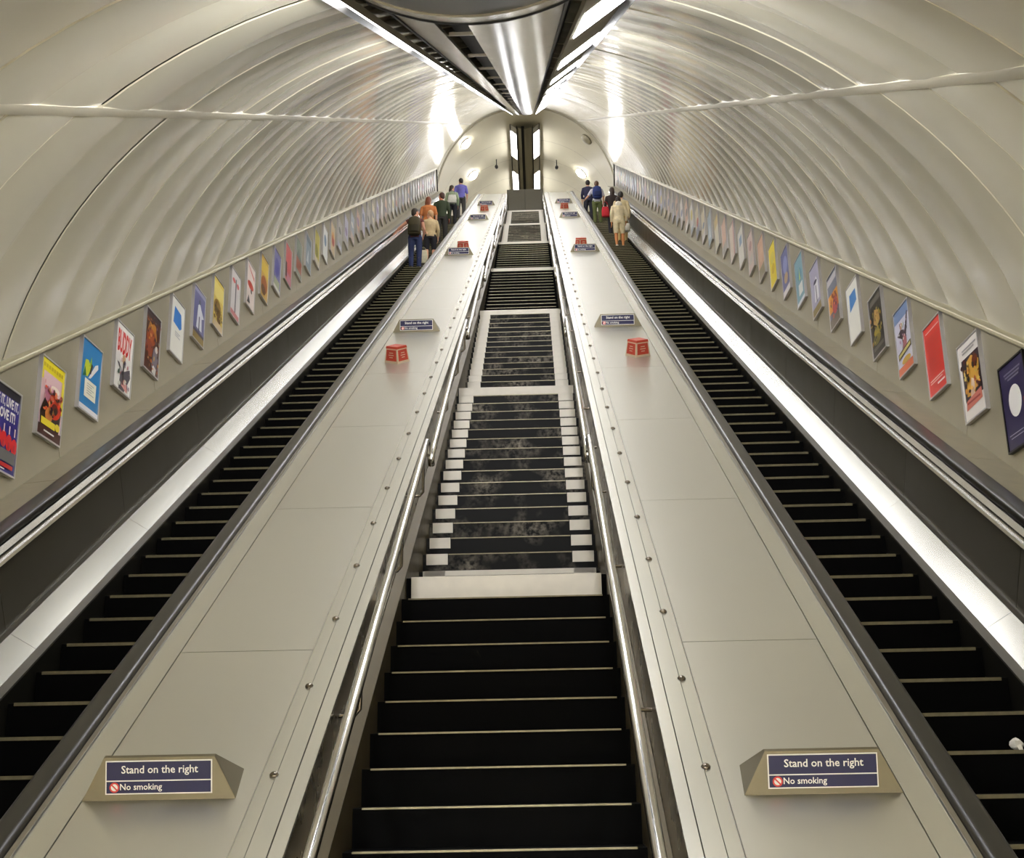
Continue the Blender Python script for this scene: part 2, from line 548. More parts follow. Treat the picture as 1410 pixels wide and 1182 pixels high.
deck(1, 'brushed metal deck with riveted strips right of the central stairs')

# ------------------------------------------------------------------ the fixed stairs
NR, RISE, TREAD, LAND = 17, 3.13 / 17, 0.28375, 0.88
DY, DZ = 5.42, 3.13
LY, LZ = 8.36, EYE + 1.30
stairs = thing('fixed_staircase', 'fixed central staircase with dark steps and white landing edges', 'staircase', (0, 4.4, 0))
def sp(name, me, y, z, parent=stairs):
    return link(name, me, parent, (0, y - 4.4, z))
HWS = 0.70
def stepmesh(m):
    return MB().box(-HWS, HWS, 0, TREAD + 0.015, -RISE - 0.01, 0).mesh('step', m)
st_plain, st_worn = stepmesh(M['stair']), stepmesh(M['worn'])
nose_full = MB().box(-0.655, 0.655, -0.005, 0.02, -0.006, 0.003).mesh('nosing', M['stairnose'])
nose_mid = MB().box(-0.495, 0.495, -0.005, 0.02, -0.005, 0.003).mesh('nosing', M['stairnose'])
wb = {}
for sg in (-1, 1):
    a, b = sorted((sg * 0.50, sg * 0.672))
    wb[sg] = MB().box(a, b, -0.008, 0.06, -RISE * 0.46, 0.003).mesh('edge_block', M['white'])
land_me = MB().box(-HWS, HWS, 0, LAND + 0.02, -0.2, 0).mesh('landing', M['stair'])
board_full = MB().box(-0.665, 0.665, -0.014, 0.09, -RISE + 0.012, 0.006).mesh('landing_board', M['white'])
board_half = MB().box(-0.69, 0.69, -0.014, 0.09, -RISE * 0.5, 0.006).mesh('landing_board', M['white'])
board_thin = MB().box(-0.66, 0.66, -0.008, 0.03, -RISE * 0.2, 0.004).mesh('riser_board', M['white'])
for fl_ in range(7):
    style = (0, 1, 1, 0, 0, 1, 1)[fl_]
    ty, tz = LY + fl_ * DY, LZ + fl_ * DZ               # top landing nosing of this flight
    n = NR if fl_ else 15
    for j in range(NR, NR - n, -1):
        y, z = ty - (NR - j) * TREAD, tz - (NR - j) * RISE
        if j == NR:
            lo_ = sp('landing', land_me, y, z)
            link('landing_board', board_full if fl_ == 0 else board_half, lo_)
            continue
        st = sp('step', st_worn if style else st_plain, y, z)
        if style:
            link('nosing', nose_mid, st)
            for sg in (-1, 1):
                link('edge_block', wb[sg], st)
            if j == 1 and fl_ == 1:
                link('riser_board', board_thin, st)
        else:
            link('nosing', nose_full, st)
for sg in (-1, 1):
    a, b = sorted((sg * HWS, sg * 0.773))
    c = P(0, 3.0, 0)
    o = part('stringer', MB().box(a, b, 0, 45.3, -3.55, -3.02), M['stringer'], stairs)
    o.rotation_euler = SLOPE
    o.location = Vector((0, c.y - 4.4, c.z))

# gate at the stair head
gy, gz = LY + 6 * DY + 0.25, LZ + 6 * DZ
gate = thing('stair_gate', 'dark metal double gate closing the head of the central stairs', 'gate', (0, gy, gz))
for sg in (-1, 1):
    a, b = sorted((sg * 0.005, sg * 0.68))
    lf = part('gate_leaf', MB().box(a, b, 0, 0.04, 0.02, 1.0), M['gate'], gate)
    for q in range(5):
        xc = sg * (0.08 + 0.13 * q)
        part('gate_bar', MB().box(xc - 0.018, xc + 0.018, -0.025, 0.0, 0.06, 0.96), M['gate'], lf)

# ------------------------------------------------------------------ stair handrails
def stair_rail(sg, k, label):
    sa = 9.82 + 6.26 * (k - 1)
    sb = 9.54 + 6.26 * k
    ha, hb = -2.70, -2.48
    if k == 0:
        f = (3.2 - sa) / (sb - sa)
        ha, sa = ha + (hb - ha) * f, 3.2
    x = 0.665
    a, b = P(sg * x, sa, ha), P(sg * x, sb, hb)
    t = thing('stair_handrail', label, 'handrail', a, group='stair handrails')
    d = b - a
    out = Vector((sg * 0.1, 0, 0))
    dn = Vector((0, 0, -0.10))
    u = d.normalized()
    mb = MB()
    pts = [Vector((0, 0, 0)) + dn * 0.9 + u * 0.05, dn * 0.3 + u * 0.0, u * 0.05] + [u * (d.length * q / 12.0) for q in range(1, 12)] + [d - u * 0.06, d + dn * 0.25, d + dn * 1.2 - u * 0.04]
    mb.tube(pts, 0.029, 12)
    part('rail', mb, M['chrome'], t, smooth=60)
    L = d.length
    for q in (0.6, L * 0.36, L * 0.68, L - 0.35):
        c = u * q
        mb = MB()
        hq = ha + (hb - ha) * q / L
        dz = max(0.07, (hq + 2.80) / C30)
        mb.tube([c + Vector((0, 0, -0.02)), c + Vector((sg * 0.004, 0, -dz + 0.03)), c + Vector((sg * 0.03, 0, -dz)), c + Vector((sg * 0.108, 0, -dz))], 0.011, 8, Vector((0, 1, 0)))
        br = part('bracket', mb, M['bolt'], t, smooth=60)
    # dark closing plate at the upper end
    mb = MB()
    e = d + dn * 1.2 - u * 0.04
    mb.sweep([(-0.012, 0), (0.012, 0), (0.012, 0.02), (-0.012, 0.02)], 0, 0.01)
    return t
ordn = ['lowest', 'second', 'third', 'fourth', 'fifth', 'sixth', 'topmost']
for sg, nm in ((-1, 'left'), (1, 'right')):
    for k in range(7):
        stair_rail(sg, k, '%s polished tube handrail up the %s side of the central stairs' % (ordn[k], nm))

# ------------------------------------------------------------------ the light spine under the crown
spine = thing('ceiling_light_spine', 'long polished metal light trough running up the crown of the vault', 'ceiling light', P(0, 5.0, 0.48), SLOPE)
SP_L = 4.35
def arc_prof(x0, x1, n=8, t=0.02):
    lo_, hi_ = [], []
    for i in range(n + 1):
        x = x0 + (x1 - x0) * i / n
        h = 0.0 + 0.09 * (x / 0.43) ** 2
        lo_.append((x, h))
        hi_.append((x, h + t))
    return lo_ + hi_[::-1]
def spine_parts(parent, L, n, lamp0=0.62, lampL=2.3, first=0.0, drop=0.0, lamp='lamp', body='spine'):
    me = {}
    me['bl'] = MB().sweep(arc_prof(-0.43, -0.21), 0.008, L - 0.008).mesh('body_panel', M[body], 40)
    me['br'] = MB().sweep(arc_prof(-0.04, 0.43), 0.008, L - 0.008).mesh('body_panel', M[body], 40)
    me['tray'] = MB().sweep([(-0.22, 0.13), (-0.03, 0.13), (-0.03, 0.15), (-0.22, 0.15)], 0.0, L).mesh('tray', M['black'])
    me['gl'] = {}
    for sg in (-1, 1):
        me['side', sg] = MB().sweep(sx(sg, [(0.43, 0.085), (0.445, 0.085), (0.50, 0.20), (0.49, 0.20)]), 0, L).mesh('groove', M['black'])
        w = [(0.50, 0.03), (0.868, 0.28), (0.868, 0.30), (0.50, 0.07)]
        me['lip', sg] = MB().sweep(sx(sg, [(0.868, 0.281), (0.896, 0.235), (0.904, 0.24), (0.878, 0.30)]), 0.004, L - 0.004).mesh('lamp_lip', M['dark'])
        me['wing', sg] = MB().sweep(sx(sg, w), 0.004, L - 0.004).mesh('wing_panel', M['wing'])
        # diffuser proud of the wing
        n_ = Vector((0.265, -0.375)).normalized()
        a = Vector((0.53, 0.0504)) + n_ * 0.001
        b = Vector((0.85, 0.2678)) + n_ * 0.001
        c = b + n_ * 0.006
        d = a + n_ * 0.006
        me['lamp', sg] = MB().sweep(sx(sg, [tuple(a), tuple(d), tuple(c), tuple(b)]), lamp0, lamp0 + lampL).mesh('diffuser', M[lamp])
    for k in range(n):
        y = first + k * L
        link('body_panel', me['bl'], parent, (0, y, 0))
        b_ = link('body_panel', me['br'], parent, (0, y, 0))
        link('tray', me['tray'], parent, (0, y, 0))
        for sg in (-1, 1):
            link('groove', me['side', sg], parent, (0, y, 0))
            w_ = link('wing_panel', me['wing', sg], parent, (0, y, 0))
            link('diffuser', me['lamp', sg], w_)
            link('lamp_lip', me['lip', sg], w_)
    return me
# first lamp ends at depth 8.5 -> s about 8.6
spine_parts(spine, SP_L, 12, lamp0=1.4, lampL=1.65, first=-0.15)
# cross straps in the open slot
strap = MB().box(-0.215, -0.035, 0, 0.04, 0.05, 0.07).mesh('slot_strap', M['beads'])
for k in range(24):
    link('slot_strap', strap, spine, (0, 2.4 + k * SP_L / 2, 0))
# collar ring near the bottom end and the dark level run above the lower landing
mb = MB()
pr_ = arc_prof(-0.46, 0.46, 12, 0.06)
mb.sweep([(x, z - 0.03) for x, z in pr_], 0.30, 0.62)
part('collar', mb, M['spine'], spine, smooth=40)
mb = MB()
mb.sweep([(x * 1.01, z - 0.036) for x, z in pr_], 0.60, 0.635)
part('collar_joint', mb, M['black'], spine, smooth=40)
mb = MB()
mb.sweep([(x, z - 0.02) for x, z in pr_], -0.6, 0.3)
part('collar_cover', mb, M['dark'], spine, smooth=40)

zs = zc_lo + (0.48 - HC)
low = thing('ceiling_light_spine', 'level part of the light trough over the lower landing', 'ceiling light', (0, -6.6, zs + 0.02))
spine_parts(low, SP_L, 2, lamp0=0.3, lampL=3.75)
# fill lamps added on the lower vault behind the camera, brightening the near end
for sg, nm in ((-1, 'left'), (1, 'right')):
    for k, nk in enumerate(('rearmost', 'second', 'third', 'front')):
        a = math.radians(36)
        if sg > 0 and k == 3:
            continue
        t = thing('fill_lamp', '%s added fill lamp on the %s of the lower landing vault' % (nk, nm), 'ceiling light',
                  (sg * R * math.sin(a), -5.6 + 2.2 * k, zc_lo + R * math.cos(a)), (0, sg * a, 0))
        part('housing', MB().box(-0.13, 0.13, -0.9, 0.9, -0.05, 0.0), M['wing'], t)
        part('diffuser', MB().box(-0.12, 0.12, -0.88, 0.88, -0.08, -0.05), M['lamp_fill'], t)
zs2 = zc_hi + (0.48 - HC)
yb2 = yc_hi - (0.48 - HC) * t15
hi_sp = thing('ceiling_light_spine', 'level part of the light trough over the upper landing with four bright lamps in view', 'ceiling light', (0, yb2 + 1.2, zs2))
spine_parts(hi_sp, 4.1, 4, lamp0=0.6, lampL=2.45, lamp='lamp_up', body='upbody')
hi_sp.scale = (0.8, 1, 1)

# ------------------------------------------------------------------ round lamps and cameras under the upper vault
def vault_z(x):
    return zc_hi + math.sqrt(R * R - x * x)
def round_lamp(x, y, lit, label):
    z = vault_z(x)
    nrm = Vector((-x, 0, zc_hi - z)).normalized()
    t = thing('round_ceiling_lamp', label, 'ceiling light', Vector((x, y, z)) + nrm * 0.0)
    t.rotation_euler = nrm.to_track_quat('Z', 'Y').to_euler()
    mb = MB()
    mb.tube([(0, 0, -0.02), (0, 0, 0.05)], 0.30, 24)
    part('base', mb, M['wing'], t, smooth=40)
    mb = MB()
    mb.tube([(0, 0, 0.05), (0, 0, 0.11), (0, 0, 0.16), (0, 0, 0.19)], [0.28, 0.27, 0.20, 0.08], 24)
    part('globe', mb, M['bulb'] if lit else M['unlit'], t, smooth=60)
round_lamp(-2.85, 51.2, True, 'lit round lamp on the upper vault above the other left lamp')
round_lamp(-2.72, 54.6, True, 'lit round lamp behind the standing man in blue at the escalator top')
round_lamp(2.95, 51.0, False, 'unlit round lamp fitting on the right of the upper vault')
round_lamp(2.80, 54.6, True, 'lit round lamp above the people on the right escalator')
def cctv(x, y, label):
    z = vault_z(x)
    t = thing('surveillance_camera', label, 'camera', (x, y, z))
    mb = MB().tube([(0, 0, 0.03), (0, 0, -0.35)], 0.025, 8)
    part('stem', mb, M['dark'], t, smooth=60)
    mb = MB().tube([(0, -0.22, -0.52), (0, -0.2, -0.5), (0, 0.16, -0.36)], [(0.05, 0.05), (0.085, 0.085), (0.085, 0.085)], 10)
    bd = part('body', mb, M['black'], t, smooth=60)
    mb = MB().tube([(0, -0.215, -0.515), (0, -0.245, -0.535)], 0.045, 10)
    part('lens', mb, M['rubber'], bd, smooth=60)
cctv(-1.48, 54.4, 'small black surveillance camera hanging left of the light column')
cctv(1.55, 54.6, 'small black surveillance camera hanging right of the light column')

# ------------------------------------------------------------------ text helper
_tx = {}
def text_geo(txt, bold=0.012):
    """vertices and faces of a line of text, cap height about 0.7, x from 0"""
    key = (txt, bold)
    if key in _tx:
        return _tx[key]
    cu = bpy.data.curves.new('txt', 'FONT')
    cu.body = txt
    cu.size = 1.0
    cu.resolution_u = 2
    cu.offset = bold
    o = bpy.data.objects.new('txt', cu)
    COL.objects.link(o)
    dg = bpy.context.evaluated_depsgraph_get()
    me = o.evaluated_get(dg).to_mesh()
    vs = [v.co.copy() for v in me.vertices]
    fs = [tuple(p.vertices) for p in me.polygons]
    o.evaluated_get(dg).to_mesh_clear()
    bpy.data.objects.remove(o)
    bpy.data.curves.remove(cu)
    if vs:
        mx = min(v.x for v in vs)
        vs = [(v.x - mx, v.y) for v in vs]
    w = max(v[0] for v in vs) if vs else 1
    _tx[key] = (vs, fs, w)
    return _tx[key]

# ------------------------------------------------------------------ deck signs
def disc(cx, cy, r, n=20):
    return [(cx + r * math.cos(2 * PI * i / n), cy + r * math.sin(2 * PI * i / n)) for i in range(n)]
# sign in a local frame: x across, y along slope (up), z off the deck; front face looks down the slope
wb_, wt_, hs_, db_ = 0.325, 0.235, 0.165, 0.24
mb = MB()
mb.add([(-wb_, 0, 0), (wb_, 0, 0), (wt_, 0.06, hs_), (-wt_, 0.06, hs_), (-wb_ + 0.02, db_, 0), (wb_ - 0.02, db_, 0), (wt_, 0.08, hs_), (-wt_, 0.08, hs_)],
       [(0, 1, 2, 3), (3, 2, 6, 7), (1, 5, 6, 2), (4, 0, 3, 7), (5, 4, 7, 6), (0, 4, 5, 1)])
sign_body = mb.mesh('body', M['signbody'])
# face frame: origin at bottom centre of face, u across, v up the face
fu, fv = Vector((1, 0, 0)), Vector((0, 0.06, hs_)).normalized()
fn = fu.cross(fv)
def onface(u, v, d):
    return fu * u + fv * v + fn * d
FH = math.hypot(0.06, hs_)
def face_poly(pts, d, mb, mi=0):
    mb.add([onface(u, v, d) for u, v in pts], [tuple(range(len(pts)))], mi)
def rect(x0, y0, x1, y1):
    return [(x0, y0), (x1, y0), (x1, y1), (x0, y1)]
def face_box(x0, y0, x1, y1, d0, d1, mb):
    a = [onface(u, v, d0) for u, v in rect(x0, y0, x1, y1)] + [onface(u, v, d1) for u, v in rect(x0, y0, x1, y1)]
    mb.add(a, [(4, 5, 6, 7), (0, 1, 5, 4), (1, 2, 6, 5), (2, 3, 7, 6), (3, 0, 4, 7), (3, 2, 1, 0)])
mbw, mbb, mbt, mbr = MB(), MB(), MB(), MB()
U = 0.226
face_box(-U, 0.025, U, FH - 0.012, 0.0, 0.003, mbw)
face_box(-U + 0.005, 0.030, U - 0.005, 0.078, 0.0, 0.0042, mbb)
face_box(-U + 0.005, 0.083, U - 0.005, FH - 0.017, 0.0, 0.0042, mbb)
def face_text(txt, x, y, w, mb, d):
    vs, fs, tw = text_geo(txt)
    k = w / tw
    mb.add([onface(x + a * k, y + b * k, d) for a, b in vs], fs)
face_text('Stand on the right', -0.158, 0.112, 0.325, mbt, 0.0052)
mbt2 = MB()
face_text('No smoking', -0.163, 0.044, 0.178, mbt2, 0.0052)
face_poly(disc(-0.187, 0.054, 0.021), 0.0050, mbr)
ring_in = MB()
face_poly(disc(-0.187, 0.054, 0.0145), 0.0054, ring_in)
bar = MB()
for q in (45,):
    c_, s_ = math.cos(math.radians(-45)), math.sin(math.radians(-45))
    pts = [(-0.187 + a * c_ - b * s_, 0.054 + a * s_ + b * c_) for a, b in rect(-0.017, -0.003, 0.017, 0.003)]
    face_poly(pts, 0.0058, bar)
sg_me = [('plate_border', mbw.mesh('plate_border', M['signwhite'])), ('blue_plate', mbb.mesh('blue_plate', M['signblue'])),
         ('heading_lettering', mbt.mesh('heading_lettering', M['signwhite'])), ('lower_lettering', mbt2.mesh('lower_lettering', M['signwhite'])), ('no_smoking_disc', mbr.mesh('no_smoking_disc', M['signred']))]
ring_me, bar_me = ring_in.mesh('disc_centre', M['signwhite']), bar.mesh('disc_bar', M['signred'])
SIGN_S = [4.48, 16.3, 26.4, 36.6, 43.4]
far = ['nearest', 'second', 'third', 'fourth', 'topmost']
for sg, nm in ((-1, 'left'), (1, 'right')):
    for k, s in enumerate(SIGN_S):
        if sg > 0 and k == 0:
            s -= 0.05
        t = thing('deck_sign', '%s blue "Stand on the right" sign wedge up the deck %s of the stairs' % (far[k], nm), 'sign',
                  P(sg * 1.385, s, H_DECK), SLOPE, 'stand on the right signs')
        link('body', sign_body, t)
        pl = None
        for n_, me in sg_me:
            o = link(n_, me, t)
            if n_ == 'no_smoking_disc':
                link('disc_centre', ring_me, o)
                link('disc_bar', bar_me, o)

# ------------------------------------------------------------------ red emergency stop boxes
def frus(b, tp, h, z0=0.0):
    return [(-b, -b, z0), (b, -b, z0), (b, b, z0), (-b, b, z0), (-tp, -tp, z0 + h), (tp, -tp, z0 + h), (tp, tp, z0 + h), (-tp, tp, z0 + h)]
BF = [(0, 3, 2, 1), (4, 5, 6, 7), (0, 1, 5, 4), (1, 2, 6, 5), (2, 3, 7, 6), (3, 0, 4, 7)]
box_body = MB().add(frus(0.118, 0.098, 0.19), BF).mesh('body', M['boxedge'])
box_cap = MB().add(frus(0.101, 0.094, 0.03, 0.19), BF).mesh('lid', M['boxred'])
mbp = MB()
z0_, z1_ = 0.03, 0.175
def half(z):
    return 0.118 + (0.098 - 0.118) * z / 0.19
pv = [(-half(z0_) + 0.022, -half(z0_) - 0.003, z0_), (half(z0_) - 0.022, -half(z0_) - 0.003, z0_), (half(z1_) - 0.018, -half(z1_) - 0.003, z1_), (-half(z1_) + 0.018, -half(z1_) - 0.003, z1_)]
mbp.add(pv + [(x, y + 0.006, z) for x, y, z in pv], [(0, 1, 2, 3), (0, 4, 5, 1), (1, 5, 6, 2), (2, 6, 7, 3), (3, 7, 4, 0)])
box_panel = mbp.mesh('face_panel', M['boxred'])
mbp = MB()
for q in range(3):
    zz = 0.075 + 0.03 * q
    hw = (0.03, 0.045, 0.035)[q]
    y = -half(zz) - 0.0045
    mbp.add([(-hw, y + 0.0004, zz - 0.005), (hw, y + 0.0004, zz - 0.005), (hw, y - 0.0004, zz + 0.005), (-hw, y - 0.0004, zz + 0.005)], [(0, 1, 2, 3)])
box_mark = mbp.mesh('face_marking', M['boxedge'])
BOX_S = [14.15, 27.6, 40.4]
bl = ['nearest', 'middle', 'topmost']
for sg, nm in ((-1, 'left'), (1, 'right')):
    for k, s in enumerate(BOX_S):
        x = sg * (1.62, 1.35, 1.33)[k] + (0.0 if sg < 0 else -0.0)
        if k == 0:
            x = -1.42 if sg < 0 else 1.47
        t = thing('emergency_stop_box', '%s small red emergency stop box on the deck %s of the stairs' % (bl[k], nm), 'box',
                  P(x, s, H_DECK), (0, 0, 0), 'emergency stop boxes')
        q = Matrix.Rotation(A30, 3, 'X') @ Matrix.Rotation(math.radians(-36 if sg < 0 else -58), 3, 'Z')
        t.rotation_euler = q.to_euler()
        t.scale = (0.9, 0.9, 0.9)
        link('body', box_body, t)
        link('lid', box_cap, t)
        for r_ in range(4):
            pn = link('face_panel', box_panel, t, (0, 0, 0), (0, 0, r_ * PI / 2))
            link('face_marking', box_mark, pn)

# ------------------------------------------------------------------ posters
PWD, PHT, PTH = 0.51, 0.70, 0.034
FRW = 0.016
mb = MB()
def frame_mesh():
    mb = MB()
    x, fwd = PWD / 2, FRW
    mb.box(-x, -x + fwd, 0, PHT, 0, PTH)
    mb.box(x - fwd, x, 0, PHT, 0, PTH)
    mb.box(-x + fwd, x - fwd, 0, fwd, 0, PTH)
    mb.box(-x + fwd, x - fwd, PHT - fwd, PHT, 0, PTH)
    return mb.mesh('frame', M['frame'])
frame_me = frame_mesh()
frame_dark = frame_me.copy()
frame_dark.materials.clear()
frame_dark.materials.append(M['dark'])

def sheet(shapes, bg):
    """flat printed sheet: coloured polygons in unit coordinates"""
    vs, fs, cs = [], [], []
    w, h = PWD - 2 * FRW, PHT - 2 * FRW
    x0, y0 = -w / 2, FRW
    lay = [0]
    def poly(pts, col):
        n = len(vs)
        z = PTH - 0.008 + 0.0005 * lay[0]
        vs.extend((x0 + min(1, max(0, a)) * w, y0 + min(1, max(0, b)) * h, z) for a, b in pts)
        fs.append(tuple(range(n, n + len(pts))))
        cs.append(col)
    poly(rect(0, 0, 1, 1), bg)
    for sh in shapes:
        lay[0] += 1
        k, col = sh[0], sh[-1]
        if k == 'r':
            poly(rect(*sh[1:5]), col)
        elif k == 'e':
            _, cx, cy, rx, ry, _c = sh
            poly([(cx + rx * math.cos(2 * PI * i / 22), cy + ry * math.sin(2 * PI * i / 22)) for i in range(22)], col)
        elif k == 'p':
            poly(sh[1], col)
        elif k == 't':
            _, txt, x, y, tw, th, _c = sh
            tv, tf, ww = text_geo(txt, 0.035)
            n = len(vs)
            z = PTH - 0.008 + 0.0005 * lay[0]
            vs.extend((x0 + (x + a / ww * tw) * w, y0 + (y + b / 0.72 * th) * h, z) for a, b in tv)
            for f in tf:
                fs.append(tuple(i + n for i in f))
                cs.append(col)
    me = bpy.data.meshes.new('sheet')
    me.from_pydata(vs, [], fs)
    at = me.color_attributes.new('Col', 'FLOAT_COLOR', 'CORNER')
    i = 0
    for p, c in zip(me.polygons, cs):
        c = lin(c)
        for _ in range(p.loop_total):
            at.data[i].color = c
            i += 1
    me.materials.append(M['print'])
    return me

